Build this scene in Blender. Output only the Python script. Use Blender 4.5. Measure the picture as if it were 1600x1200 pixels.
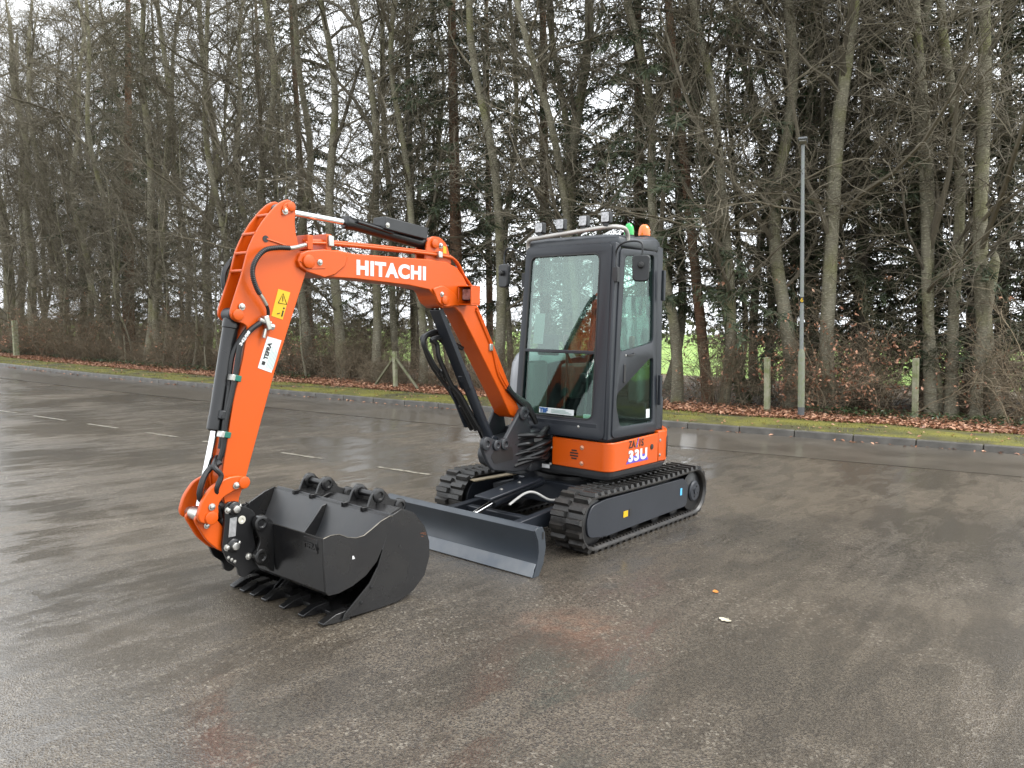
import bpy, bmesh, math, random
from mathutils import Vector, Matrix, noise
for o in list(bpy.data.objects): bpy.data.objects.remove(o)
scene = bpy.context.scene
COL = scene.collection
PI = math.pi; R_ = math.radians
random.seed(7)

# ------------------------------------------------------------------ camera
cam_d = bpy.data.cameras.new('camera'); cam = bpy.data.objects.new('camera', cam_d); COL.objects.link(cam)
YAW, PITCH, ROLL = 3.8314321, 0.0695787, 0.0204624
Fw = Vector((math.cos(YAW), math.sin(YAW), 0)); Rt = Vector((math.sin(YAW), -math.cos(YAW), 0)); Up = Vector((0, 0, 1))
Fp = Fw*math.cos(PITCH) - Up*math.sin(PITCH); Uq = Up*math.cos(PITCH) + Fw*math.sin(PITCH)
Rr = Rt*math.cos(ROLL) + Uq*math.sin(ROLL); Ur = Uq*math.cos(ROLL) - Rt*math.sin(ROLL)
M = Matrix((Rr, Ur, -Fp)).transposed().to_4x4(); M.translation = (5.78258, 3.965476, 1.709)
cam.matrix_world = M
cam_d.sensor_fit = 'HORIZONTAL'; cam_d.sensor_width = 36; cam_d.lens = 27.0
cam_d.clip_start = 0.05; cam_d.clip_end = 4000
scene.camera = cam

# ------------------------------------------------------------------ sky, sun, exposure (overcast)
SUN_EL, SUN_AZ = R_(52), R_(330)      # azimuth measured like the sky node: 0 = +Y, clockwise
wd = bpy.data.worlds.new('World'); scene.world = wd; wd.use_nodes = True
nt = wd.node_tree; nt.nodes.clear()
sky = nt.nodes.new('ShaderNodeTexSky'); sky.sky_type = 'NISHITA'; sky.sun_disc = False
sky.sun_elevation = SUN_EL; sky.sun_rotation = SUN_AZ; sky.air_density = 1.0; sky.dust_density = 4.0; sky.ozone_density = 1.0
hs = nt.nodes.new('ShaderNodeHueSaturation'); hs.inputs['Saturation'].default_value = 0.10
mx = nt.nodes.new('ShaderNodeMix'); mx.data_type = 'RGBA'; mx.inputs[0].default_value = 0.72
mx.inputs[7].default_value = (10.2, 10.6, 11.0, 1)     # the even cloud layer
bg = nt.nodes.new('ShaderNodeBackground'); bg.inputs['Strength'].default_value = 0.105
wo = nt.nodes.new('ShaderNodeOutputWorld')
nt.links.new(sky.outputs[0], hs.inputs['Color']); nt.links.new(hs.outputs[0], mx.inputs[6])
nt.links.new(mx.outputs[2], bg.inputs['Color']); nt.links.new(bg.outputs[0], wo.inputs['Surface'])
sl = bpy.data.lights.new('sun', 'SUN'); sl.energy = 1.1; sl.angle = R_(25); sl.color = (1.0, 0.97, 0.93)
so = bpy.data.objects.new('sun', sl); COL.objects.link(so)
sd = Vector((math.sin(SUN_AZ)*math.cos(SUN_EL), math.cos(SUN_AZ)*math.cos(SUN_EL), math.sin(SUN_EL)))
so.rotation_euler = (-sd).to_track_quat('-Z', 'Y').to_euler(); so.location = sd*40
vs = scene.view_settings
vs.view_transform = 'Standard'; vs.look = 'None'; vs.gamma = 1.0; vs.use_curve_mapping = False; vs.exposure = 1.5
scene.render.engine = 'CYCLES'
cy = scene.cycles; cy.debug_use_spatial_splits = True; cy.max_bounces = 6; cy.diffuse_bounces = 2; cy.glossy_bounces = 3; cy.transparent_max_bounces = 10; cy.caustics_reflective = False; cy.caustics_refractive = False

# ------------------------------------------------------------------ materials
MATS = {}
def mat(name, color=(.5, .5, .5), rough=.5, metal=0.0, var=0.12, scale=6.0, bump=0.0, bscale=60.0, coat=0.0, color2=None, spec=0.5, rvar=0.1, detail=4.0, specks=None):
    if name in MATS: return MATS[name]
    m = bpy.data.materials.new(name); m.use_nodes = True
    t = m.node_tree; b = t.nodes['Principled BSDF']
    tc = t.nodes.new('ShaderNodeTexCoord')
    n = t.nodes.new('ShaderNodeTexNoise'); n.inputs['Scale'].default_value = scale; n.inputs['Detail'].default_value = detail
    t.links.new(tc.outputs['Object'], n.inputs['Vector'])
    mi = t.nodes.new('ShaderNodeMix'); mi.data_type = 'RGBA'
    c2 = color2 if color2 else tuple(c*(1-var*2) for c in color)
    mi.inputs[6].default_value = (*color, 1); mi.inputs[7].default_value = (*c2, 1)
    ra = t.nodes.new('ShaderNodeMapRange'); ra.inputs[1].default_value = .35; ra.inputs[2].default_value = .68
    t.links.new(n.outputs['Fac'], ra.inputs[0]); t.links.new(ra.outputs[0], mi.inputs[0])
    col_out = mi.outputs[2]
    if specks:
        n3 = t.nodes.new('ShaderNodeTexNoise'); n3.inputs['Scale'].default_value = specks[0]; n3.inputs['Detail'].default_value = 6; n3.inputs['Roughness'].default_value = .7
        t.links.new(tc.outputs['Object'], n3.inputs['Vector'])
        r3 = t.nodes.new('ShaderNodeMapRange'); r3.inputs[1].default_value = specks[1]; r3.inputs[2].default_value = specks[1]+.05; t.links.new(n3.outputs['Fac'], r3.inputs[0])
        m3 = t.nodes.new('ShaderNodeMix'); m3.data_type = 'RGBA'; m3.inputs[7].default_value = (*specks[2], 1); t.links.new(r3.outputs[0], m3.inputs[0]); t.links.new(col_out, m3.inputs[6]); col_out = m3.outputs[2]
    t.links.new(col_out, b.inputs['Base Color'])
    rr = t.nodes.new('ShaderNodeMapRange'); rr.inputs[3].default_value = max(.02, rough-rvar); rr.inputs[4].default_value = min(1, rough+rvar)
    t.links.new(n.outputs['Fac'], rr.inputs[0]); t.links.new(rr.outputs[0], b.inputs['Roughness'])
    b.inputs['Metallic'].default_value = metal
    b.inputs['Specular IOR Level'].default_value = spec
    if coat: b.inputs['Coat Weight'].default_value = coat; b.inputs['Coat Roughness'].default_value = .12
    if bump:
        n2 = t.nodes.new('ShaderNodeTexNoise'); n2.inputs['Scale'].default_value = bscale; n2.inputs['Detail'].default_value = 5
        t.links.new(tc.outputs['Object'], n2.inputs['Vector'])
        bp = t.nodes.new('ShaderNodeBump'); bp.inputs['Strength'].default_value = bump; bp.inputs['Distance'].default_value = .01
        t.links.new(n2.outputs['Fac'], bp.inputs['Height']); t.links.new(bp.outputs[0], b.inputs['Normal'])
    MATS[name] = m
    return m
ORANGE = mat('orange_paint', (.53, .075, .0014), .38, var=.03, scale=2.5, coat=.08, spec=.42, bump=.05, bscale=170)
GREY = mat('slate_grey_paint', (.0165, .0195, .0255), .40, var=.08, scale=3, spec=.4)
GREYL = mat('grey_blade_paint', (.033, .041, .051), .34, var=.12, scale=4, specks=(40, .71, (.09, .095, .10)))
CAST = mat('cast_grey_paint', (.026, .028, .032), .40, var=.1, bump=.15, bscale=40)
BLACK = mat('black_paint', (.006, .006, .0065), .30, var=.1, scale=5)
BLACKW = mat('black_worn_paint', (.0075, .0075, .0082), .26, color2=(.0115, .011, .0105), scale=5, bump=.06, bscale=90, specks=(34, .69, (.085, .075, .062)))
BUCKIN = mat('bucket_inside_sheen', (.030, .032, .035), .36, color2=(.05, .05, .05), scale=5)  # greyer than the shell: sky reflecting on the inside is put into the colour
EDGEW = mat('bare_worn_edge', (.16, .145, .12), .45, metal=.5, var=.2, scale=25)
HOSE = mat('hose_rubber', (.007, .007, .0075), .42, bump=.1, bscale=150)
RUBBER = mat('track_rubber', (.011, .0105, .010), .42, color2=(.024, .021, .018), scale=14, bump=.25, bscale=70, specks=(22, .64, (.075, .064, .05)))
CHROME = mat('chrome_rod', (.8, .8, .8), .12, metal=1, var=.03)
STEEL = mat('zinc_steel', (.5, .49, .46), .3, metal=.9, var=.1, scale=30)
ALU = mat('brushed_tube', (.42, .40, .375), .35, metal=.5, var=.08, scale=8)
WHITE = mat('white_vinyl', (.62, .62, .62), .4, var=.02)
PAPER = mat('white_paper', (.58, .62, .62), .6, var=.03)
YELLOW = mat('yellow_vinyl', (.60, .37, .006), .4, var=.02)
INK = mat('black_ink', (.012, .012, .012), .5, var=.02)
INKG = mat('grey_green_ink', (.25, .36, .33), .5, var=.02)
PURPLE = mat('purple_ink', (.09, .06, .42), .4, var=.02)
BLUE = mat('blue_vinyl', (.1, .45, .75), .4, var=.03)
GREENC = mat('green_clamp', (.01, .13, .09), .45, var=.05)
PLASTIC = mat('dark_plastic', (.013, .014, .016), .48, var=.06)
LENS = mat('lamp_lens', (.45, .45, .46), .18, metal=.3, var=.25, scale=45)
LENSR = mat('pinkish_lamp_lens', (.32, .22, .21), .2, metal=.2, var=.3, scale=45)
GREENB = mat('green_dome', (.008, .42, .075), .15, var=.05, coat=.5)
AMBER = mat('amber_dome', (.75, .16, .01), .15, var=.05, coat=.5)
SEATM = mat('seat_fabric', (.03, .033, .035), .7, var=.15)
INTER = mat('cab_trim', (.06, .07, .07), .55, var=.1)
HOOD = mat('pale_grey_cover', (.26, .27, .285), .3, var=.05)
CONC = mat('mossy_concrete', (.31, .30, .22), .85, color2=(.17, .19, .085), scale=9, bump=.35, bscale=60)
POLE = mat('galvanised_pole', (.2, .205, .21), .45, metal=.4, color2=(.2, .22, .2), scale=12, bump=.1)
POLEG = mat('algae_pole_base', (.17, .19, .11), .6, color2=(.2, .205, .17), scale=14)
def flat(name, c, c2, rough=.85):
    m = bpy.data.materials.new(name); m.use_nodes = True; t_ = m.node_tree; b_ = t_.nodes['Principled BSDF']; b_.inputs['Roughness'].default_value = rough
    oi = t_.nodes.new('ShaderNodeNewGeometry'); mi = t_.nodes.new('ShaderNodeMix'); mi.data_type = 'RGBA'; mi.inputs[6].default_value = (*c, 1); mi.inputs[7].default_value = (*c2, 1)
    t_.links.new(oi.outputs['Random Per Island'], mi.inputs[0]); t_.links.new(mi.outputs[2], b_.inputs['Base Color']); return m
def glass(name, tint, refl, mul=1.25, rough=.02):
    m = bpy.data.materials.new(name); m.use_nodes = True; t = m.node_tree; t.nodes.clear()
    out = t.nodes.new('ShaderNodeOutputMaterial'); mixs = t.nodes.new('ShaderNodeMixShader')
    tr = t.nodes.new('ShaderNodeBsdfTransparent'); tr.inputs[0].default_value = (*tint, 1)
    gl = t.nodes.new('ShaderNodeBsdfGlossy'); gl.inputs['Roughness'].default_value = rough; gl.inputs[0].default_value = (.9, 1, .97, 1)
    fc = t.nodes.new('ShaderNodeLayerWeight'); fc.inputs[0].default_value = .5
    pw = t.nodes.new('ShaderNodeMath'); pw.operation = 'POWER'; pw.inputs[1].default_value = 5.0; t.links.new(fc.outputs['Facing'], pw.inputs[0])
    lw = t.nodes.new('ShaderNodeMath'); lw.operation = 'MULTIPLY_ADD'; lw.inputs[1].default_value = .96; lw.inputs[2].default_value = .04; t.links.new(pw.outputs[0], lw.inputs[0])
    ma = t.nodes.new('ShaderNodeMath'); ma.operation = 'MULTIPLY_ADD'; ma.inputs[1].default_value = mul; ma.inputs[2].default_value = refl; ma.use_clamp = True
    nz = t.nodes.new('ShaderNodeTexNoise'); nz.inputs['Scale'].default_value = 3
    bp = t.nodes.new('ShaderNodeBump'); bp.inputs['Strength'].default_value = .03; bp.inputs['Distance'].default_value = .02
    t.links.new(nz.outputs['Fac'], bp.inputs['Height']); t.links.new(bp.outputs[0], gl.inputs['Normal'])
    t.links.new(lw.outputs[0], ma.inputs[0]); t.links.new(ma.outputs[0], mixs.inputs[0])
    t.links.new(tr.outputs[0], mixs.inputs[1]); t.links.new(gl.outputs[0], mixs.inputs[2]); t.links.new(mixs.outputs[0], out.inputs[0])
    return m
GLASS = glass('door_glass', (.72, .87, .81), .0, .8)
LGLASS = glass('lower_front_glass', (.72, .87, .81), .0, .9)
FGLASS = glass('upper_front_glass', (.64, .74, .70), .055, 1.0)
RGLASS = glass('rear_glass', (.8, .92, .88), .0, .5)
FILM = glass('clear_plastic_film', (.74, .88, .82), .12, 1.0, .22)

# ------------------------------------------------------------------ mesh builder
def smooth_mesh(me, ang=35):
    for p in me.polygons: p.use_smooth = True
    me.set_sharp_from_angle(angle=R_(ang))
class MB:
    def __init__(s): s.v = []; s.f = []
    def add(s, vs, fs):
        k = len(s.v); s.v += [tuple(v) for v in vs]; s.f += [tuple(i+k for i in f) for f in fs]; return s
    def box(s, x0, x1, y0, y1, z0, z1):
        vs = [(x, y, z) for z in (z0, z1) for y in (y0, y1) for x in (x0, x1)]
        return s.add(vs, [(0, 2, 3, 1), (4, 5, 7, 6), (0, 1, 5, 4), (2, 6, 7, 3), (0, 4, 6, 2), (1, 3, 7, 5)])
    def obox(s, c, ax, ay, az, sx, sy, sz):
        c = Vector(c); ax = Vector(ax).normalized()*sx/2; ay = Vector(ay).normalized()*sy/2; az = Vector(az).normalized()*sz/2
        vs = [c+ax*i+ay*j+az*k for k in (-1, 1) for j in (-1, 1) for i in (-1, 1)]
        return s.add(vs, [(0, 2, 3, 1), (4, 5, 7, 6), (0, 1, 5, 4), (2, 6, 7, 3), (0, 4, 6, 2), (1, 3, 7, 5)])
    def bar(s, p0, p1, w, h, side=(0, 1, 0)):
        p0 = Vector(p0); p1 = Vector(p1); a = (p1-p0); sd = Vector(side); n = a.cross(sd).normalized(); sd = n.cross(a).normalized()
        return s.obox((p0+p1)/2, a, sd, n, a.length, w, h)
    def prism(s, prof, y0, y1, fn=None):
        n = len(prof); fn = fn or (lambda a, b, c: (a, c, b))
        vs = [fn(a, b, y0) for a, b in prof]+[fn(a, b, y1) for a, b in prof]
        fs = [tuple(range(n))[::-1], tuple(range(n, 2*n))]+[(i, (i+1) % n, n+(i+1) % n, n+i) for i in range(n)]
        return s.add(vs, fs)
    def strip(s, prof, y0, y1, th):
        # open sheet of the given profile in x,z with a thickness, extruded along y
        n = len(prof); P = [Vector((a, 0, b)) for a, b in prof]; Q = []
        for i in range(n):
            t = (P[min(i+1, n-1)]-P[max(i-1, 0)]).normalized(); Q.append(P[i]+Vector((-t.z, 0, t.x))*th)
        loop = [(p.x, p.z) for p in P]+[(q.x, q.z) for q in reversed(Q)]
        m = 2*n
        vs = [(a, y0, b) for a, b in loop]+[(a, y1, b) for a, b in loop]
        fs = [(i, (i+1) % m, m+(i+1) % m, m+i) for i in range(m)]
        for k in range(n-1):
            fs.append((k, m-1-k, m-2-k, k+1)); fs.append((m+k, m+k+1, m+m-2-k, m+m-1-k))
        return s.add(vs, fs)
    def tube(s, pts, r, n=8, cap=True):
        P = [Vector(p) for p in pts]; k = len(P); rs = r if isinstance(r, (list, tuple)) else [r]*k
        t0 = (P[1]-P[0]).normalized(); u = t0.orthogonal().normalized(); base = len(s.v); vs = []; fs = []
        for i in range(k):
            t = (P[min(i+1, k-1)]-P[max(i-1, 0)]).normalized()
            u = (u - t*u.dot(t)).normalized(); w = t.cross(u)
            for j in range(n):
                a = 2*PI*j/n; vs.append(P[i]+(u*math.cos(a)+w*math.sin(a))*rs[i])
        for i in range(k-1):
            for j in range(n):
                fs.append((i*n+j, i*n+(j+1) % n, (i+1)*n+(j+1) % n, (i+1)*n+j))
        if cap: fs.append(tuple(range(n))[::-1]); fs.append(tuple((k-1)*n+j for j in range(n)))
        return s.add(vs, fs)
    def cyl(s, p0, p1, r, n=20): return s.tube([p0, p1], r, n)
    def lathe(s, prof, o, axis=(0, 0, 1), n=24):
        a = Vector(axis).normalized(); u = a.orthogonal().normalized(); w = a.cross(u); o = Vector(o); vs = []; fs = []; k = len(prof)
        for r, h in prof:
            for j in range(n):
                t = 2*PI*j/n; vs.append(o+a*h+(u*math.cos(t)+w*math.sin(t))*max(r, 1e-4))
        for i in range(k-1):
            for j in range(n): fs.append((i*n+j, i*n+(j+1) % n, (i+1)*n+(j+1) % n, (i+1)*n+j))
        fs.append(tuple(range(n))[::-1]); fs.append(tuple((k-1)*n+j for j in range(n)))
        return s.add(vs, fs)
    def mesh(s, name):
        me = bpy.data.meshes.new(name); me.from_pydata(s.v, [], s.f); me.update(); return me
    def build(s, name, m, parent=None, bevel=0, ang=35, fix=True):
        me = s.mesh(name)
        if fix:
            b = bmesh.new(); b.from_mesh(me); bmesh.ops.recalc_face_normals(b, faces=b.faces); b.to_mesh(me); b.free()
        smooth_mesh(me, ang)
        return link(name, me, m, parent, bevel)
def link(name, me, m, parent=None, bevel=0):
    if m and not me.materials: me.materials.append(m)
    o = bpy.data.objects.new(name, me); COL.objects.link(o); o.parent = parent
    if bevel:
        md = o.modifiers.new('bevel', 'BEVEL'); md.width = bevel; md.segments = 2; md.limit_method = 'ANGLE'; md.angle_limit = R_(40); md.harden_normals = False
    return o
def tag(o, label=None, cat=None, group=None, kind=None):
    if label: o['label'] = label
    if cat: o['category'] = cat
    if group: o['group'] = group
    if kind: o['kind'] = kind
    return o
def empty(name, loc=(0, 0, 0)):
    o = bpy.data.objects.new(name, None); o.location = loc; o.empty_display_size = .2; COL.objects.link(o); return o
def spline(pts, sub=6):
    P = [Vector(p) for p in pts]; out = []
    for i in range(len(P)-1):
        a = P[max(i-1, 0)]; b = P[i]; c = P[i+1]; d = P[min(i+2, len(P)-1)]
        for k in range(sub):
            t = k/sub; out.append(.5*((2*b)+(c-a)*t+(2*a-5*b+4*c-d)*t*t+(3*b-a-3*c+d)*t**3))
    out.append(P[-1]); return out
def rpoly(pts, r=.03, seg=4):
    out = []; n = len(pts)
    for i in range(n):
        p = Vector(pts[i]).to_2d() if len(pts[i]) > 2 else Vector(pts[i]); a = Vector(pts[i-1])-p; b = Vector(pts[(i+1) % n])-p
        rr = min(r, a.length*.45, b.length*.45); p0 = p+a.normalized()*rr; p1 = p+b.normalized()*rr
        for k in range(seg+1):
            t = k/seg; q = p0*(1-t)**2+p*2*t*(1-t)+p1*t*t; out.append((q.x, q.y))
    return out
def plate_mesh(name, outer, holes, th, fn, bev=0.0):
    # flat plate with window holes: a filled 2D curve turned into a mesh, then mapped by fn(u, v, w) with w across the thickness
    cu = bpy.data.curves.new(name, 'CURVE'); cu.dimensions = '2D'; cu.fill_mode = 'BOTH'; cu.extrude = th/2; cu.bevel_depth = bev; cu.bevel_resolution = 1; cu.offset = -bev
    for poly in [outer]+holes:
        sp = cu.splines.new('POLY'); sp.points.add(len(poly)-1); sp.use_cyclic_u = True
        for p, q in zip(sp.points, poly): p.co = (q[0], q[1], 0, 1)
    o = bpy.data.objects.new(name, cu); me = bpy.data.meshes.new_from_object(o); bpy.data.objects.remove(o); bpy.data.curves.remove(cu)
    for v in me.vertices: v.co = fn(v.co.x, v.co.y, v.co.z)
    b = bmesh.new(); b.from_mesh(me); bmesh.ops.remove_doubles(b, verts=b.verts, dist=1e-5); bmesh.ops.recalc_face_normals(b, faces=b.faces); b.to_mesh(me); b.free()
    smooth_mesh(me, 30); me.name = name
    return me
def text(name, body, size, m, parent, o, ux, uy, bold=0.0, ext=.0008, sx=1.0, align='LEFT', shear=0.0, sp=1.0, fit=None):
    cu = bpy.data.curves.new(name, 'FONT'); cu.body = body; cu.size = size; cu.extrude = ext; cu.offset = bold; cu.align_x = align; cu.shear = shear; cu.space_character = sp; cu.resolution_u = 4
    ob = bpy.data.objects.new(name, cu); me = bpy.data.meshes.new_from_object(ob); bpy.data.objects.remove(ob); bpy.data.curves.remove(cu)
    if fit: w = max(v.co.x for v in me.vertices)-min(v.co.x for v in me.vertices); sx = fit/w
    ux = Vector(ux).normalized(); uy = Vector(uy); uy = (uy-ux*uy.dot(ux)).normalized(); n = ux.cross(uy); o = Vector(o)
    for v in me.vertices: v.co = o+ux*v.co.x*sx+uy*v.co.y+n*v.co.z
    me.materials.clear()
    return link(name, me, m, parent)
def quad(name, pts, m, parent, th=.0015):
    P = [Vector(p) for p in pts]; n = (P[1]-P[0]).cross(P[3]-P[0]).normalized()*th
    return MB().add([p for p in P]+[p+n for p in P], [(3, 2, 1, 0), (4, 5, 6, 7), (0, 1, 5, 4), (1, 2, 6, 5), (2, 3, 7, 6), (3, 0, 4, 7)]).build(name, m, parent)

# =================================================================== setting
NK = Vector((-1, -.16, 0)).normalized()
def kx(y): return -7.38-.2096*y-.00322*y*y
def W(d, y, z=0): p = Vector((kx(y), y, 0))+NK*d; p.z = z; return p
TILT = -.038                                     # the yard falls slightly, so upright things lean a touch against it
LEAN = Rt*TILT
def sheet(name, rows, m, kind='structure'):
    n = len(rows[0]); vs = [p for r in rows for p in r]; fs = [(i*n+j, i*n+j+1, (i+1)*n+j+1, (i+1)*n+j) for i in range(len(rows)-1) for j in range(n-1)]
    o = MB().add(vs, fs).build(name, m); tag(o, kind=kind); return o
def nodes(m): m.use_nodes = True; return m.node_tree, m.node_tree.nodes['Principled BSDF']

# wet worn tarmac
AS = bpy.data.materials.new('wet_tarmac'); t, b = nodes(AS)
def N(tp, **kw):
    n = t.nodes.new(tp)
    for k, v in kw.items():
        if k.startswith('i_'): n.inputs[k[2:].replace('_', ' ')].default_value = v
        else: setattr(n, k, v)
    return n
def LK(a, b_): t.links.new(a, b_)
def ramp(src, p0, p1, a=0.0, c=1.0):
    r = N('ShaderNodeMapRange'); r.inputs[1].default_value = p0; r.inputs[2].default_value = p1; r.inputs[3].default_value = a; r.inputs[4].default_value = c; LK(src, r.inputs[0]); return r.outputs[0]
def mixc(f, a, c):
    n = N('ShaderNodeMix', data_type='RGBA')
    if isinstance(f, float): n.inputs[0].default_value = f
    else: LK(f, n.inputs[0])
    for s_, v in ((6, a), (7, c)):
        if isinstance(v, tuple): n.inputs[s_].default_value = (*v, 1)
        else: LK(v, n.inputs[s_])
    return n.outputs[2]
def mth(op, a, c):
    n = N('ShaderNodeMath', operation=op)
    for s_, v in ((0, a), (1, c)):
        if isinstance(v, (int, float)): n.inputs[s_].default_value = v
        else: LK(v, n.inputs[s_])
    return n.outputs[0]
tc = N('ShaderNodeTexCoord'); OBJ = tc.outputs['Object']
def nz(scale, detail=4, rough=.55, vec=None, dist=0.0):
    n = N('ShaderNodeTexNoise'); n.inputs['Scale'].default_value = scale; n.inputs['Detail'].default_value = detail; n.inputs['Roughness'].default_value = rough; n.inputs['Distortion'].default_value = dist
    LK(vec or OBJ, n.inputs['Vector']); return n.outputs['Fac']
big = nz(.22, 3); mid = nz(1.3, 5, .6, dist=.4); patch = nz(.55, 4, .6); fine = nz(38, 3, .7); streak = nz(9, 4, .7)
vo = N('ShaderNodeTexVoronoi'); vo.inputs['Scale'].default_value = 120; LK(OBJ, vo.inputs['Vector'])
vo2 = N('ShaderNodeTexVoronoi'); vo2.inputs['Scale'].default_value = 78; LK(OBJ, vo2.inputs['Vector'])
stone = mixc(ramp(vo.outputs['Color'], .2, .9), (.017, .0135, .010), (.135, .111, .080))
pale = mth('MULTIPLY', ramp(vo2.outputs['Color'], .72, .92), ramp(mid, .42, .66))
c1 = mixc(pale, stone, (.42, .38, .31))
c2 = mixc(ramp(mid, .35, .7, 0, .55), c1, (.044, .032, .021))
c3 = mixc(ramp(big, .42, .60, 0, .5), c2, (.120, .094, .064))
# a faint reddish patch in front of the machine
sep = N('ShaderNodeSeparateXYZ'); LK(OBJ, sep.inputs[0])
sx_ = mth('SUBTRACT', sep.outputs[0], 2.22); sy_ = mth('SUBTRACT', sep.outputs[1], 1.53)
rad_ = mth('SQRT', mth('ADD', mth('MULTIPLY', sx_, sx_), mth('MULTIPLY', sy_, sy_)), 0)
red_patch = mth('MULTIPLY', ramp(mth('ADD', rad_, mth('MULTIPLY', mid, .35)), .30, .62, .20, 0), ramp(streak, .35, .6))
c4 = mixc(red_patch, c3, (.26, .085, .035))
fl = N('ShaderNodeMapping'); fl.inputs['Rotation'].default_value = (0, 0, .9); fl.inputs['Scale'].default_value = (.55, 2.2, 1); LK(OBJ, fl.inputs[0])
flow = nz(2.2, 6, .65, fl.outputs[0], .6)
wet = mth('ADD', mth('MULTIPLY', ramp(patch, .42, .58), .55), mth('MULTIPLY', ramp(flow, .42, .58), .45))
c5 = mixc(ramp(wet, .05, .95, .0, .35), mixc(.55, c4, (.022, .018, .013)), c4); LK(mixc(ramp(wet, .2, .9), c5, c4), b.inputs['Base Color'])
b.inputs['Roughness'].default_value = .62
b.inputs['Specular IOR Level'].default_value = .4
# standing film of rain water over the stones, broken where the surface sheds it
film = mth('SUBTRACT', 1.0, wet)
LK(ramp(film, .15, .7, .55, 1.0), b.inputs['Coat Weight']); b.inputs['Coat IOR'].default_value = 1.5
LK(mth('ADD', ramp(film, .2, .8, .12, .04), ramp(fine, .35, .7, 0, .04)), b.inputs['Coat Roughness'])
hgt = mth('ADD', mth('MULTIPLY', vo.outputs['Distance'], .55), mth('ADD', mth('MULTIPLY', fine, .5), mth('MULTIPLY', streak, .9)))
bp = N('ShaderNodeBump'); bp.inputs['Strength'].default_value = .6; bp.inputs['Distance'].default_value = .009
LK(hgt, bp.inputs['Height']); LK(bp.outputs[0], b.inputs['Normal'])
bc = N('ShaderNodeBump'); LK(ramp(film, .25, .75, .85, .13), bc.inputs['Strength']); bc.inputs['Distance'].default_value = .010
rip = mth('ADD', mth('MULTIPLY', nz(15, 4, .6), .9), mth('MULTIPLY', vo.outputs['Distance'], .30))
LK(rip, bc.inputs['Height']); LK(bc.outputs[0], b.inputs['Coat Normal'])
ys = [-120, -80, -60, -45]+[-36+i*1.5 for i in range(32)]+[16, 24, 40, 70]
def kxs(y): return kx(max(-50, min(14, y)))+(-.2096*0)*(y)
rows = [[Vector((kxs(y)+.01, y, 0)) for y in ys], [Vector((-2, y, 0)) for y in ys], [Vector((6, y, 0)) for y in ys], [Vector((80, y, 0)) for y in ys]]
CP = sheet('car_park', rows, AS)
MT = mat('margin_tarmac', (.060, .051, .040), .42, color2=(.092, .079, .062), scale=1.4, bump=.5, bscale=45, coat=.35)
sheet('road_margin', [[W(d, y, .004) for y in ys if -60 <= y <= 16] for d in (-2.25, -1.2, -.004)], MT)
# worn line: dashes left of an old painted line
LINE = bpy.data.materials.new('worn_line_paint'); t, b = nodes(LINE)
tc = N('ShaderNodeTexCoord'); OBJ = tc.outputs['Object']
LK(mixc(ramp(nz(22, 4), .42, .58), (.27, .25, .20), (.08, .07, .055)), b.inputs['Base Color']); b.inputs['Roughness'].default_value = .45
def line_x(y): return .81-(y+12.63)*.1275
for (a, c) in ((-14.4, -13.3), (-12.75, -12.05), (-11.4, -10.35), (-9.65, -8.8), (-8.0, -7.25), (-6.6, -6.0), (-4.95, -4.17), (-3.26, -2.43)):
    w = .032; pts = []
    n = 8
    vs = []; rr = random.Random(int(a*100))
    for i in range(n+1):
        y = a+(c-a)*i/n; j0, j1 = rr.uniform(-.012, .012), rr.uniform(-.012, .012)
        vs += [(line_x(y)-w+j0, y, .004), (line_x(y)+w+j1, y, .004)]
    MB().add(vs, [(2*i, 2*i+1, 2*i+3, 2*i+2) for i in range(n)]).build('painted_dash', LINE, CP)

# kerb
KM = mat('wet_kerb_concrete', (.125, .117, .104), .38, color2=(.075, .070, .062), scale=5, bump=.3, bscale=50)
KB = sheet('kerb', [[W(-.005, y, -.03) for y in ys if -60 <= y <= 16], [W(.15, y, -.03) for y in ys if -60 <= y <= 16]], mat('kerb_bed', (.03, .03, .028), .8))
kme = MB().box(-.0625, .0625, -.452, .452, -.10, .115).mesh('kerb_stone'); kme.materials.append(KM)
y = -52.0; rk = random.Random(5)
while y < 11:
    o = bpy.data.objects.new('kerb_stone', kme); COL.objects.link(o); o.parent = KB
    p = W(.066, y); tn = (W(.066, y+.2)-W(.066, y-.2)).normalized()
    o.location = (p.x, p.y, rk.uniform(-.006, .004)); o.rotation_euler = (0, 0, math.atan2(-tn.x, tn.y)+rk.uniform(-.006, .006))
    md = o.modifiers.new('bevel', 'BEVEL'); md.width = .014; md.segments = 2
    y += .915*abs(tn.y)
# mossy verge
VG = bpy.data.materials.new('mossy_verge'); t, b = nodes(VG)
tc = N('ShaderNodeTexCoord'); OBJ = tc.outputs['Object']
m1 = mixc(ramp(nz(1.6, 5), .35, .65), (.10, .095, .016), (.25, .22, .022))
m2 = mixc(ramp(nz(.9, 5), .46, .60), m1, (.055, .042, .024))
m3 = mixc(ramp(nz(40, 3), .35, .7), m2, (.06, .065, .012))
LK(m3, b.inputs['Base Color']); b.inputs['Roughness'].default_value = .9
bp = N('ShaderNodeBump'); bp.inputs['Strength'].default_value = .8; bp.inputs['Distance'].default_value = .03
LK(nz(28, 5), bp.inputs['Height']); LK(bp.outputs[0], b.inputs['Normal'])
yv = [-90, -70, -56]+[-48+i*.6 for i in range(100)]+[16, 24]
def hz(d, y): return .10+.03*math.sin(min(d, 2)*1.4)+.02*(noise.noise(Vector((d*1.1, y*.7, 0))))
VR = sheet('verge', [[W(d, y, hz(d, y) if d > .14 else .09) for y in yv] for d in (.130, .3, .6, .9, 1.2, 1.6, 2.0, 2.5)], VG)
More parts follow.
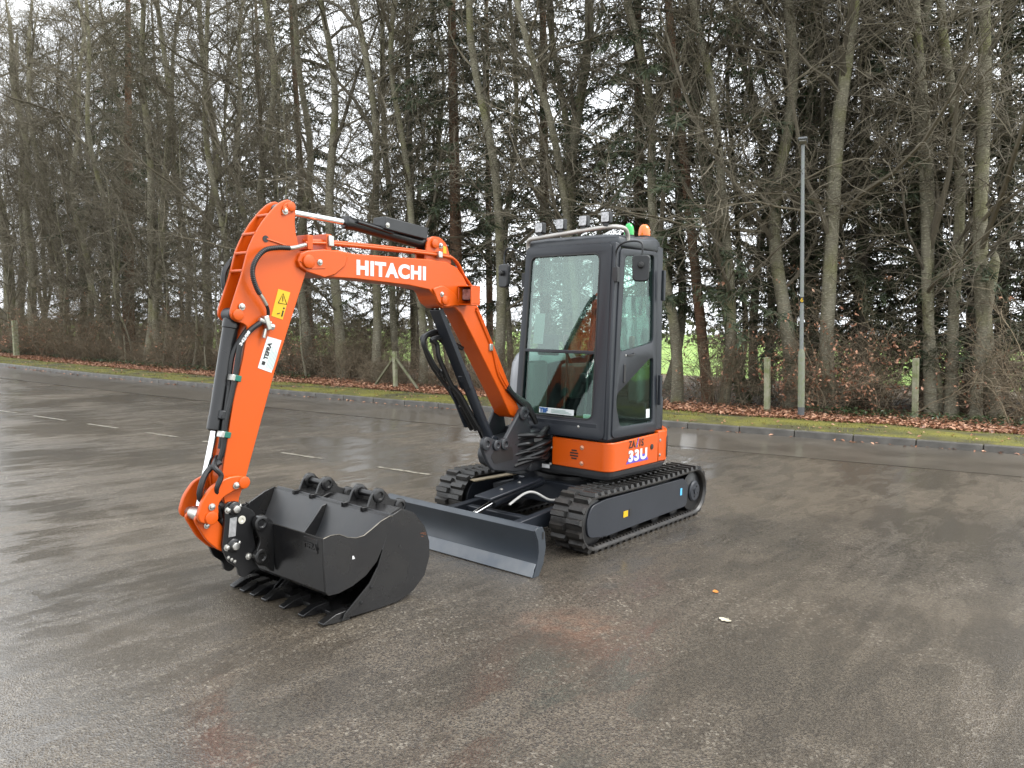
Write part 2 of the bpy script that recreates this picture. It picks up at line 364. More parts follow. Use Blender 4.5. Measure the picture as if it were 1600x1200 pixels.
# woodland floor
WF = mat('leafy_soil', (.11, .07, .04), .9, color2=(.06, .055, .022), scale=4, bump=.8, bscale=30)
sheet('woodland_floor', [[W(d, y, hz(min(d, 2.3), y)-.02+(.06*noise.noise(Vector((d*.4, y*.4, 3))) if d > 3 else 0)) for y in yv] for d in (2.2, 2.6, 3.2, 4, 5, 6.5, 8, 10, 13, 16)], WF)
FG = mat('field_grass', (.15, .25, .04), .9, color2=(.20, .30, .05), scale=.3, bump=.5, bscale=20)
o = MB().add([(-2500, -2500, -.06), (2500, -2500, -.06), (2500, 2500, -.06), (-2500, 2500, -.06)], [(0, 1, 2, 3)]).build('field', FG); tag(o, kind='structure')

# fallen leaves, moss tufts
LEAF = bpy.data.materials.new('beech_leaf'); t, b = nodes(LEAF)
g = N('ShaderNodeNewGeometry'); cr = N('ShaderNodeValToRGB'); LK(g.outputs['Random Per Island'], cr.inputs[0])
cr.color_ramp.elements[0].color = (.14, .058, .032, 1); cr.color_ramp.elements[1].color = (.52, .31, .20, 1)
e = cr.color_ramp.elements.new(.45); e.color = (.29, .135, .075, 1); e = cr.color_ramp.elements.new(.75); e.color = (.38, .19, .11, 1)
LK(cr.outputs[0], b.inputs['Base Color']); b.inputs['Roughness'].default_value = .5
def leaf(mb, c, s_, rng, up=None):
    a = Vector((rng.uniform(-1, 1), rng.uniform(-1, 1), rng.uniform(-.35, .35))).normalized() if up is None else Vector((rng.uniform(-1, 1), rng.uniform(-1, 1), rng.uniform(-1, 1))).normalized()
    n = Vector((rng.uniform(-.5, .5), rng.uniform(-.5, .5), 1)) if up is None else Vector((rng.uniform(-1, 1), rng.uniform(-1, 1), rng.uniform(-1, 1)))
    w = a.cross(n).normalized(); n = w.cross(a).normalized(); c = Vector(c)
    k = len(mb.v)
    mb.v += [tuple(c-a*s_*.5), tuple(c+w*s_*.28+n*s_*.1), tuple(c+a*s_*.55), tuple(c-w*s_*.28+n*s_*.1)]
    mb.f += [(k, k+1, k+2), (k, k+2, k+3)]
rl = random.Random(11); lt = MB()
for i in range(30000):
    y = rl.uniform(-40, 6) if rl.random() < .8 else rl.uniform(-16, 5); d = 1.85+abs(rl.gauss(0, .95))+.25*noise.noise(Vector((y*.8, 1, 0)))
    if d > 5: continue
    p = W(d, y, hz(min(d, 2.3), y)+rl.uniform(.0, .05)); leaf(lt, p, rl.uniform(.06, .11), rl)
for i in range(900):
    y = rl.uniform(-30, 5); d = rl.choice([rl.uniform(.15, 2), -abs(rl.gauss(0, .06))-.02]); 
    if rl.random() < .6 and d < 0 and noise.noise(Vector((y*.5, 7, 0))) < 0: continue
    p = W(d, y, (hz(d, y)+.015) if d > 0 else .015); leaf(lt, p, rl.uniform(.05, .09), rl)
for i in range(9000):
    y = rl.uniform(-30, 6); d = rl.uniform(3.5, 11); p = W(d, y, hz(2.3, y)+.06*noise.noise(Vector((d*.4, y*.4, 3)))*(d > 3)+rl.uniform(-.01, .03)); leaf(lt, p, rl.uniform(.06, .12), rl)
o = link('leaf_litter', lt.mesh('leaf_litter'), LEAF); tag(o, 'drift of brown fallen leaves along the foot of the wood', 'leaves', kind='stuff')
GRS = flat('verge_grass', (.12, .13, .02), (.20, .18, .03), .8)
gr = MB()
for i in range(9000):
    y = rl.uniform(-38, 6); d = rl.uniform(.16, 2.3); 
    if noise.noise(Vector((y*.9, d*2, 5))) < -.05: continue
    p = W(d, y, hz(d, y)-.005); h = rl.uniform(.015, .05); a = rl.uniform(0, 6.28); k = len(gr.v); dx, dy = math.cos(a)*.008, math.sin(a)*.008
    gr.v += [(p.x-dx, p.y-dy, p.z), (p.x+dx, p.y+dy, p.z), (p.x+rl.uniform(-.03, .03), p.y+rl.uniform(-.03, .03), p.z+h)]; gr.f.append((k, k+1, k+2))
o = link('verge_grass', gr.mesh('verge_grass'), GRS); tag(o, 'short mossy grass on the verge behind the kerb', 'grass', kind='stuff')
IVY = flat('ivy_leaf', (.020, .042, .015), (.045, .075, .022), .4)
iv = MB()
for i in range(5000):
    y = rl.uniform(-44, -15) if rl.random() < .75 else rl.uniform(-1, 5); d = 2.9+abs(rl.gauss(0, .5)); 
    if noise.noise(Vector((y*.35, 2, 9))) < -.15: continue
    p = W(d, y, .12+rl.uniform(0, .16)); leaf(iv, p, rl.uniform(.06, .10), rl)
o = link('ground_ivy', iv.mesh('ground_ivy'), IVY); tag(o, 'low dark green ivy covering the ground below the hedge', 'ivy', kind='stuff')

# =================================================================== the wood
def bark_mat(name, c1, c2, c3, band=14):
    global t
    m = bpy.data.materials.new(name); t, b = nodes(m)
    tcn = N('ShaderNodeTexCoord'); mp = N('ShaderNodeMapping'); mp.inputs['Scale'].default_value = (1, 1, .25); LK(tcn.outputs['Object'], mp.inputs[0])
    mp2 = N('ShaderNodeMapping'); mp2.inputs['Scale'].default_value = (1, 1, 4.0); LK(tcn.outputs['Object'], mp2.inputs[0])
    f1 = nz(2.2, 5, .6, mp.outputs[0]); f2 = nz(band, 4, .6, mp2.outputs[0]); f3 = nz(1.1, 3, .5, tcn.outputs['Object'])
    c = mixc(ramp(f1, .38, .64), c1, c2); c = mixc(ramp(f2, .52, .66, 0, .6), c, tuple(min(1, v*2.1) for v in c1)); c = mixc(ramp(f3, .48, .66, 0, .75), c, c3)
    LK(c, b.inputs['Base Color']); b.inputs['Roughness'].default_value = .85
    bp = N('ShaderNodeBump'); bp.inputs['Strength'].default_value = .7; bp.inputs['Distance'].default_value = .03
    LK(mth('ADD', f2, nz(30, 4, .6, mp.outputs[0])), bp.inputs['Height']); LK(bp.outputs[0], b.inputs['Normal'])
    return m
BARK = bark_mat('beech_bark', (.22, .203, .148), (.12, .108, .074), (.17, .168, .066))
PINE = bark_mat('pine_bark', (.19, .10, .058), (.085, .055, .038), (.13, .095, .06), 8)
DARKB = bark_mat('spruce_bark', (.085, .068, .052), (.045, .038, .03), (.07, .07, .035), 8)
TWIG = flat('twig_bark', (.18, .155, .11), (.085, .072, .052))
BUSHM = flat('shrub_twig', (.21, .165, .105), (.08, .062, .042))
NEED = flat('conifer_needles', (.024, .038, .019), (.060, .074, .031), .7)
NEED2 = flat('brown_conifer_needles', (.06, .056, .025), (.03, .036, .017), .7)
def cone(mb, P, R, n=3):
    # tapered thin limb ending in a point
    k = len(mb.v); t0 = (P[1]-P[0]).normalized(); u = t0.orthogonal().normalized(); m = len(P)
    for i in range(m-1):
        tt = (P[min(i+1, m-1)]-P[max(i-1, 0)]).normalized(); u = (u-tt*u.dot(tt)).normalized(); w = tt.cross(u)
        for j in range(n):
            a = 2*PI*j/n; q = P[i]+(u*math.cos(a)+w*math.sin(a))*R[i]; mb.v.append((q.x, q.y, q.z))
    mb.v.append(tuple(P[-1])); tip = len(mb.v)-1
    for i in range(m-2):
        for j in range(n): mb.f.append((k+i*n+j, k+i*n+(j+1) % n, k+(i+1)*n+(j+1) % n, k+(i+1)*n+j))
    for j in range(n): mb.f.append((k+(m-2)*n+j, k+(m-2)*n+(j+1) % n, tip))
def grow(p, d, L, n, rng, wig, lift):
    out = [p.copy()]; q = p.copy(); v = d.normalized()
    for i in range(n):
        v = (v+Vector((rng.gauss(0, wig), rng.gauss(0, wig), rng.gauss(0, wig)+lift))).normalized(); q = q+v*(L/n); out.append(q.copy())
    return out
def tree_line(v, H):
    r = random.Random(100+v); a, b, c, d = [r.uniform(-.45, .45) for _ in range(4)]; f = r.uniform(.35, .55)
    return lambda z: Vector((a*math.sin(z*f)+c*.25*math.sin(z*1.1), b*math.sin(z*f+1)-b*math.sin(1)+d*.25*math.sin(z*.9), z))
def branches(v, H=17.0, nl=26, z0=2.0):
    rng = random.Random(50+v); cl_ = tree_line(v, H); mb = MB()
    for i in range(nl):
        z = z0+(H-z0-.5)*((i+rng.random())/nl)**.95; a = rng.uniform(0, 6.283); L = rng.uniform(2.0, 4.6)*(1-.45*z/H)+.4; el = rng.uniform(.1, 1.0)
        d = Vector((math.cos(a)*math.cos(el), math.sin(a)*math.cos(el), math.sin(el))); r0 = rng.uniform(.022, .05)*(1-.4*z/H)
        if i % 6 == 2: r0 = rng.uniform(.05, .075); L *= 1.5; el = rng.uniform(.5, 1.1); d = Vector((math.cos(a)*math.cos(el), math.sin(a)*math.cos(el), math.sin(el)))
        limb = grow(cl_(z), d, L, 7, rng, .17, .04); cone(mb, limb, [r0*(1-.12*k) for k in range(8)], 5)
        for j in range(13):
            k = rng.randint(1, 7); q = limb[k]; dd = (limb[min(k+1, 7)]-limb[k-1]).normalized()+Vector((rng.gauss(0, .6), rng.gauss(0, .6), rng.gauss(.05, .45)))
            br = grow(q, dd, rng.uniform(.7, 1.9), 5, rng, .22, .01); r1 = rng.uniform(.009, .016); cone(mb, br, [r1*(1-.15*m) for m in range(6)], 3)
            for s_ in range(10):
                k2 = rng.randint(1, 5); d3 = (br[k2]-br[k2-1]).normalized()+Vector((rng.gauss(0, .7), rng.gauss(0, .7), rng.gauss(0, .6)))
                tw = grow(br[k2], d3, rng.uniform(.3, .95), 3, rng, .25, .02); r2 = rng.uniform(.0045, .0075); cone(mb, tw, [r2, r2*.8, r2*.6, 0], 3)
    for i in range(26):       # small shoots on the lower stem
        z = rng.uniform(.8, 6); a = rng.uniform(0, 6.283); d = Vector((math.cos(a), math.sin(a), rng.uniform(-.2, .6)))
        br = grow(cl_(z), d, rng.uniform(.6, 1.8), 5, rng, .25, .0); cone(mb, br, [.009*(1-.15*m) for m in range(6)], 3)
        for s_ in range(6):
            k2 = rng.randint(1, 5); tw = grow(br[k2], Vector((rng.gauss(0, 1), rng.gauss(0, 1), rng.gauss(0, .6))), rng.uniform(.2, .6), 3, rng, .25, 0); cone(mb, tw, [.005, .004, .003, 0], 3)
    me = mb.mesh('branches'); me.materials.append(TWIG); return me
NV = 7
BR = [branches(v) for v in range(NV)]
def conifer(v, H=17.0, z0=2.0, dens=1.0, m=None):
    rng = random.Random(900+v); fo = MB(); wd_ = MB()
    z = z0
    while z < H:
        nb = rng.randint(4, 6); a0 = rng.uniform(0, 6.283)
        for b_ in range(nb):
            a = a0+6.283*b_/nb+rng.uniform(-.3, .3); L = (3.3*(1-(z/H)**1.3)+.6)*rng.uniform(.65, 1.1); n = 7
            P = [Vector((0, 0, z+rng.uniform(-.15, .15)))]; sl_ = rng.uniform(-.05, .25)
            for k in range(1, n+1):
                q = k/n; P.append(P[0]+Vector((math.cos(a+.1*q)*L*q, math.sin(a+.1*q)*L*q, sl_*L*q-.55*L*q*q*rng.uniform(.6, .8))))
            cone(wd_, P, [.022*(1-.11*k) for k in range(n+1)], 3)
            if rng.random() < .12: continue
            cnt = int(L*26*dens)
            for k in range(cnt):
                q = rng.uniform(.18, 1.0); i = min(n-1, int(q*n)); c = P[i].lerp(P[i+1], q*n-i)
                sd_ = Vector((-math.sin(a), math.cos(a), 0))*rng.choice((-1, 1)); out = Vector((math.cos(a), math.sin(a), 0))
                d = (sd_*rng.uniform(.2, 1)+out*rng.uniform(.0, .8)+Vector((0, 0, rng.uniform(-1.0, .05)))).normalized(); LL = rng.uniform(.18, .5)*(1.15-.5*q)
                for h in range(3):
                    s0 = c+d*LL*h/3; dd = (d+Vector((rng.gauss(0, .45), rng.gauss(0, .45), rng.gauss(-.15, .4)))).normalized(); w = dd.orthogonal().normalized(); w = Matrix.Rotation(rng.uniform(0, 6.28), 3, dd) @ w
                    l2 = rng.uniform(.10, .24); wd2 = rng.uniform(.012, .030); kk = len(fo.v)
                    fo.v += [tuple(s0-w*wd2), tuple(s0+w*wd2), tuple(s0+dd*l2)]; fo.f.append((kk, kk+1, kk+2))
        z += rng.uniform(.38, .62)
    me = fo.mesh('foliage'); me.materials.append(m or NEED); mw = wd_.mesh('boughs'); mw.materials.append(DARKB); return me, mw
CF = [conifer(0, 17, 2.6), conifer(1, 15, 1.0, 1.0), conifer(2, 18, 3.4, .9), conifer(3, 16, 1.6, .9, NEED2)]
def trunk_mesh(v, H, r, m, fork=False, n=10, flare=1.35, top=.35):
    cl_ = tree_line(v, H); mb = MB(); K = 22; P = []; Rr_ = []
    for i in range(K+1):
        z = -.15+(H+.15)*(i/K)**1.25; P.append(cl_(z)-(cl_(0)*1 if z < 0 else Vector((0, 0, 0)))*0); f = z/H
        Rr_.append(r*((1-f)*(1-top)+top)*(1+(flare-1)*math.exp(-max(z, 0)*2.2))*(1+.05*noise.noise(Vector((z*1.3, v, r*9)))) if f < .97 else r*.12)
    mb.tube(P, Rr_, n)
    me = mb.mesh('trunk'); me.materials.append(m); smooth_mesh(me, 80); return me
def ivy_mesh(v, H, r, rng):
    cl_ = tree_line(v, H); mb = MB()
    for i in range(2600):
        z = rng.uniform(0, 9.5)**1.0; a = rng.uniform(0, 6.283); rr = r*1.05+abs(rng.gauss(0, .07)); c = cl_(z)+Vector((math.cos(a)*rr, math.sin(a)*rr, 0))
        if noise.noise(Vector((a, z*.8, v))) < -.25: continue
        leaf(mb, c, rng.uniform(.07, .12), rng, 1)
    me = mb.mesh('ivy'); me.materials.append(IVY); return me
UP = Vector((0, 0, 1))
def place(o, x, y, lean, rz, s_=1.0, z=.08):
    ax = (UP+Rt*lean).normalized(); q = UP.rotation_difference(ax); mm = q.to_matrix().to_4x4() @ Matrix.Rotation(rz, 4, 'Z') @ Matrix.Scale(s_, 4); mm.translation = (x, y, z); o.matrix_world = mm
tree_i = 0
def tree(kind, x, y, r, lean, label, group, s_=1.0, lo=False):
    global tree_i
    tree_i += 1; rng = random.Random(tree_i*13); v = tree_i % NV; rz = rng.uniform(0, 6.283)
    nm = {'b': 'bare_tree', 'p': 'pine_tree', 'i': 'ivy_clad_tree', 's': 'broken_tree', 'c': 'conifer_tree', 'd': 'conifer_tree'}[kind]
    root = empty(nm); place(root, x, y, lean, rz, s_); tag(root, label, 'tree', group)
    if kind in 'bis':
        H = 17.0 if kind != 's' else 3.4
        tr = link('trunk', trunk_mesh(v, 17.0 if kind != 's' else 3.4, r/s_, BARK, top=.35 if kind != 's' else .85), None, root)
        if kind != 's': link('branches', BR[v], None, root)
        if kind == 'i': link('ivy', ivy_mesh(v, H, r/s_, rng), None, root)
    else:
        k = rng.choice((0, 2)) if kind == 'p' else (1 if rng.random() < .6 else 3)
        v2 = 20+tree_i
        me = trunk_mesh(60, 17.0, r/s_, PINE if kind == 'p' else DARKB); link('trunk', me, None, root)
        f, w = CF[k]; link('foliage', f, None, root); link('boughs', w, None, root)
    return root
# centre line variant 60 is straight for conifers
_tl = tree_line
def tree_line(v, H): return (lambda z: Vector((0, 0, z))) if v >= 60 else _tl(v, H)
FRONT = [
 (-10.85,-4.62,.133,-.134,'b',1062,'leaning bare tree just right of the cab, curving left towards the top'),
 (-11.83,-4.29,.138,-.100,'p',1110,'reddish-barked pine between two leaning bare trunks right of the cab'),
 (-11.15,-3.59,.116,-.064,'b',1134,'bare tree beside the reddish pine, its foot nearest the leaf drift'),
 (-12.00,-3.44,.136,-.089,'i',1167,'ivy-clad tree left of the short concrete post by the lamp post'),
 (-13.79,-3.62,.114,-.027,'i',1200,'dark ivy-clad tree directly behind the short concrete post by the lamp post'),
 (-11.63,-2.19,.162,-.018,'b',1240,'thick bare trunk directly behind the lamp post'),
 (-13.53,-2.36,.119,-.023,'i',1272,'dark ivy-clad trunk between the lamp post and the straight grey trunk'),
 (-11.59,-1.34,.159,-.005,'b',1300,'thick straight grey trunk behind the orange-leaved beech sapling'),
 (-12.40,-1.41,.095,.016,'b',1313,'slim stem rising close behind the straight grey trunk'),
 (-12.20,.56,.122,-.023,'b',1462,'left stem of the three-stemmed clump at the right'),
 (-12.63,.66,.117,.011,'b',1477,'middle stem of the three-stemmed clump at the right'),
 (-12.38,.89,.123,.023,'b',1493,'right stem of the three-stemmed clump at the right'),
 (-12.37,1.33,.107,.043,'s',1531,'short broken trunk snapped off at head height near the right edge'),
 (-12.84,1.60,.156,-.027,'b',1561,'thick bare trunk nearest the right edge, behind the broken one'),
 (-13.63,-7.24,.177,-.007,'p',1003,'tall reddish pine rising straight behind the orange beacon'),
 (-11.95,-8.26,.197,.000,'i',905,'thick ivy-covered trunk rising behind the roof work lights'),
 (-12.43,-9.06,.131,-.014,'i',884,'slimmer ivy-covered trunk just left of the thick ivy trunk above the cab'),
 (-10.63,-7.60,.117,-.093,'b',893,'bare tree leaning left above the cab roof'),
 (-10.46,-10.02,.152,-.027,'b',776,'bare pale trunk between the boom and the cab mirror'),
 (-11.79,-12.73,.222,-.018,'p',717,'thick dark conifer trunk rising above the bend of the boom'),
 (-12.97,-11.54,.101,-.009,'b',800,'slim bare trunk just left of the cab, behind the mirror'),
 (-10.10,-12.56,.124,-.050,'b',662,'bare tree leaning left behind the middle of the boom lettering'),
 (-13.04,-14.74,.088,-.030,'b',690,'thin bare stem deep in the wood above the arm cylinder guard'),
 (-10.68,-14.30,.113,-.043,'b',623,'slim bare tree directly behind the braced post'),
 (-9.68,-14.23,.139,-.070,'b',587,'leaning bare tree just left of the braced post'),
 (-9.52,-15.63,.166,-.070,'b',535,'thick leaning bare trunk under the start of the boom lettering'),
 (-9.53,-17.33,.153,-.052,'b',485,'bare trunk seen just right of the orange arm'),
 (-8.95,-21.59,.135,-.048,'b',352,'bare tree leaning left, nearest the left edge of the arm'),
 (-9.68,-24.25,.188,-.023,'b',322,'bare trunk left of the arm, second from its edge'),
 (-8.87,-26.17,.168,-.007,'b',253,'straight bare trunk right of the palest straight trunk at the left'),
 (-8.46,-26.53,.182,-.002,'b',230,'palest straight trunk in the left part of the wood'),
 (-10.39,-32.51,.283,-.002,'p',201,'dark thick conifer trunk left of the palest straight trunk'),
 (-8.56,-29.34,.136,-.080,'b',185,'thin tree leaning strongly left in the left part of the wood'),
 (-8.71,-32.72,.148,-.023,'b',138,'slim bare tree in the left part of the wood, left of the leaning one'),
 (-9.94,-37.12,.147,-.007,'b',121,'slim upright tree deep in the left part of the wood'),
 (-8.59,-38.31,.223,-.091,'b',60,'leaning tree near the left edge with white sky beside its foot'),
 (-9.77,-44.11,.253,-.016,'b',35,'upright trunk second from the left edge'),
 (-8.59,-42.40,.303,-.059,'b',14,'tree leaning left at the very left edge'),
 (-8.94,-36.71,.180,-.091,'b',92,'leaning tree right of the gap of white sky at the left edge'),
 (-9.52,-19.53,.140,-.039,'b',425,'bare tree hidden behind the upper part of the orange arm'),
 (-10.49,-22.43,.129,-.027,'b',392,'slim bare tree behind the left edge of the arm'),
 (-9.86,-26.40,.128,-.023,'b',286,'slim bare tree between two thicker trunks in the left part of the wood')]
for (x, y, r, ln, k, u, lb) in FRONT:
    tree(k, x, y, r, ln-(-.02+.0000575*(u-100)), lb, 'front trees of the wood')
rt = random.Random(21)
GB_ = 'trees deeper in the wood'
for i in range(26):       # deeper bare trees
    y = rt.uniform(-46, 6); d = rt.uniform(6.5, 13.5); p = W(d, y)
    tree('b', p.x, p.y, rt.uniform(.06, .13), TILT+rt.gauss(0, .035), 'slim bare tree standing deeper in the wood behind the front row', GB_, rt.uniform(.85, 1.1))
for i in range(16):       # thicker stand towards the far left
    y = rt.uniform(-62, -22); d = rt.uniform(5.0, 13.5); p = W(max(d, 4), y)
    tree('b', p.x, p.y, rt.uniform(.07, .14), TILT+rt.gauss(0, .04), 'slim bare tree in the dense far-left stretch of the wood', 'trees at the far left of the wood', rt.uniform(.85, 1.1))
for i in range(12):       # saplings at the edge
    y = -15.5-i*2.3+rt.uniform(-.6, .6); p = W(rt.uniform(3.5, 4.6), y)
    tree('b', p.x, p.y, rt.uniform(.03, .05), TILT+rt.gauss(0, .07), 'thin bare sapling at the edge of the wood left of the arm', 'saplings at the edge of the wood', rt.uniform(.45, .62))
GC_ = 'dark conifers inside the wood'
for (u_y, d, s_, kk) in ((1.0, 7.5, 1.0, 'd'), (-.4, 7.2, .95, 'd'), (2.6, 8.5, 1.1, 'd'), (4.2, 7.5, 1.0, 'd'), (-2.2, 12.0, 1.0, 'c'), (-9.8, 8.8, 1.0, 'p'), (-12.4, 9.5, 1.05, 'p'), (-20.6, 8.6, 1.0, 'p'), (-34.0, 10.0, 1.1, 'c'), (6.0, 10.0, 1.1, 'd'), (-17.0, 11.0, 1.0, 'c'), (-27.0, 11.5, 1.05, 'p'), (-.2, 6.2, .7, 'd'), (2.0, 6.3, .75, 'd')):
    p = W(d, u_y)
    tree(kk, p.x, p.y, rt.uniform(.13, .2), TILT+rt.gauss(0, .01), 'dark green drooping conifer among the bare trees' if kk in 'cd' else 'tall pine with a high dark crown among the bare trees', GC_ if kk in 'cd' else 'tall pines inside the wood', s_)

# undergrowth
def shrub(v, h, nst, leafy=0):
    rng = random.Random(300+v); mb = MB(); lf_ = MB()
    for i in range(nst):
        a = rng.uniform(0, 6.283); rr = abs(rng.gauss(0, .35)); p = Vector((math.cos(a)*rr, math.sin(a)*rr, 0)); d = Vector((math.cos(a)*rng.uniform(.1, .9), math.sin(a)*rng.uniform(.1, .9), 1))
        L = h*rng.uniform(.55, 1.1); st_ = grow(p, d, L, 7, rng, .20, -.02); r0 = rng.uniform(.006, .013); cone(mb, st_, [r0*(1-.11*k) for k in range(8)], 3)
        for j in range(11):
            k = rng.randint(1, 7); br = grow(st_[k], (st_[k]-st_[k-1]).normalized()+Vector((rng.gauss(0, .9), rng.gauss(0, .9), rng.gauss(0, .5))), rng.uniform(.3, .95), 4, rng, .3, 0); r1 = rng.uniform(.0035, .006); cone(mb, br, [r1, r1*.8, r1*.65, r1*.5, 0], 3)
            for s_ in range(5):
                k2 = rng.randint(1, 4); tw = grow(br[k2], Vector((rng.gauss(0, 1), rng.gauss(0, 1), rng.gauss(0, .8))), rng.uniform(.15, .45), 2, rng, .3, 0); cone(mb, tw, [.0035, .003, 0], 3)
                if leafy and rng.random() < leafy and tw[-1].z > .2:
                    for q in range(rng.randint(2, 5)): leaf(lf_, tw[-1]+Vector((rng.gauss(0, .06), rng.gauss(0, .06), rng.gauss(0, .05))), rng.uniform(.06, .10), rng, 1)
    me = mb.mesh('stems'); me.materials.append(BUSHM); ml = None
    if leafy: ml = lf_.mesh('leaves'); ml.materials.append(LEAF)
    return me, ml
SH = [shrub(0, 1.7, 26), shrub(1, 2.3, 24), shrub(2, 1.3, 30), shrub(3, 2.9, 22)]
SL = [shrub(10, 2.6, 12, .10), shrub(11, 2.9, 10, .20), shrub(12, 1.6, 12, .3)]
def bush(me, ml, x, y, rz, s_, name, label, group):
    root = empty(name, (x, y, .1)); root.rotation_euler = (0, 0, rz); root.scale = (s_, s_, s_); tag(root, label, 'shrub', group)
    link('stems', me, None, root)
    if ml: link('leaves', ml, None, root)
for i in range(92):
    y = -46+i*.57+rt.uniform(-.3, .3)
    if y > -9 and i % 5 in (0, 2, 3): continue
    if -18 < y <= -9 and i % 5 in (1, 3): continue
    if y < -18 and i % 5 in (1, 3): continue
    if -7.5 < y < -3.2: continue
    d = rt.choice((3.3, 3.7, 4.3, 5.2))+rt.uniform(-.2, .3); p = W(d, y); k = rt.choice((0, 1, 1, 2, 3, 3)) if y < -18 else rt.choice((0, 0, 1, 2, 2))
    bush(*SH[k], p.x, p.y, rt.uniform(0, 6.28), rt.uniform(.55, 1.3), 'bare_shrub', 'tangled bare brown shrub along the foot of the wood', 'bare shrubs along the foot of the wood')
for i in range(26):
    y = rt.uniform(-46, -8) if i < 22 else rt.uniform(-2, 5); d = rt.uniform(6, 11); p = W(d, y)
    bush(*SH[rt.choice((1, 3))], p.x, p.y, rt.uniform(0, 6.28), rt.uniform(.9, 1.4), 'bare_shrub', 'bare brown undergrowth shrub deep between the trunks', 'undergrowth shrubs between the trunks')
for (x, y, k, s_, lb) in ((-11.0, -1.05, 1, 1.0, 'beech sapling with orange dead leaves right of the lamp post'), (-11.3, -.3, 0, .95, 'beech sapling with sparse orange leaves reaching right of the straight grey trunk'), (-10.9, -1.5, 2, .9, 'low orange-leaved beech shoot at the foot of the lamp post'),
    (-11.0, -4.0, 0, .9, 'beech sapling with few orange leaves in front of the reddish pine'), (-11.6, -2.7, 0, 1.0, 'beech sapling with orange leaves between the concrete post and the lamp post'), (-12.4, 1.2, 0, .8, 'sparse orange-leaved sapling by the broken trunk'),
    (-7.9, -29.6, 1, .85, 'rusty-leaved beech bush left of the palest trunk'), (-7.6, -33.0, 1, .95, 'rusty-leaved beech bush beside the post at the far left'), (-8.0, -24.0, 0, .9, 'rusty-leaved beech bush in the left part of the wood'), (-9.2, -17.6, 2, 1.0, 'small rusty-brown bush just right of the orange arm'), (-7.4, -35.5, 2, 1.2, 'low rusty-leaved bush at the far left edge')):
    bush(*SL[k], x, y, rt.uniform(0, 6.28), s_, 'beech_sapling', lb, 'orange-leaved beech saplings')
# hedge line far across the field
fh = MB(); rf_ = random.Random(8)
for i in range(9000):
    a = R_(rf_.uniform(140, 285)); D = rf_.gauss(120, 4); h = (2.5+2.5*noise.noise(Vector((a*14, 0, 0)))+3*max(0, noise.noise(Vector((a*40, 4, 0)))))*rf_.random()**.7
    c = Vector((math.cos(a)*D, math.sin(a)*D, h)); leaf(fh, c, rf_.uniform(.6, 1.3), rf_, 1)
o = link('far_hedge', fh.mesh('far_hedge'), mat('far_hedge_green', (.06, .07, .035), .9, color2=(.09, .075, .05), scale=.2)); tag(o, 'far hedge line across the field behind the wood', 'hedge', kind='stuff')


# =================================================================== the excavator
EX = empty('excavator', (0, 0, 0))
tag(EX, 'orange and dark grey mini excavator on rubber tracks with its boom reaching to the left', 'excavator')
def part(mb, name, m, bevel=0, parent=EX, ang=35): return mb.build(name, m, parent, bevel, ang)
def bolt(p, axis, r=.012, h=.012, m=STEEL, parent=EX, name='bolt'):
    return MB().lathe([(r*1.5, 0), (r*1.5, h*.3), (r, h*.35), (r*.92, h), (r*.6, h*1.15)], p, axis, 8).build(name, m, parent)

# ---- undercarriage
TR, TX, TZ = .205, .84, .235           # belt radius at the wheels, wheel centre
def track_path(n=120):
    L = 2*TX; arc = PI*TR; tot = 2*L+2*arc; out = []
    for i in range(n):
        d = tot*i/n
        if d < L: out.append((-TX+d, TZ-TR, -PI/2))
        elif d < L+arc: a = -PI/2+(d-L)/TR; out.append((TX+TR*math.cos(a), TZ+TR*math.sin(a), a))
        elif d < 2*L+arc: out.append((TX-(d-L-arc), TZ+TR, PI/2))
        else: a = PI/2+(d-2*L-arc)/TR; out.append((-TX+TR*math.cos(a), TZ+TR*math.sin(a), a))
    return out
# top run sags a little between the rollers
def sag(x, z): return z-.012*math.sin((x+TX)/(2*TX)*PI)*(1 if z > TZ else 0) if abs(x) < TX else z
lug = MB()
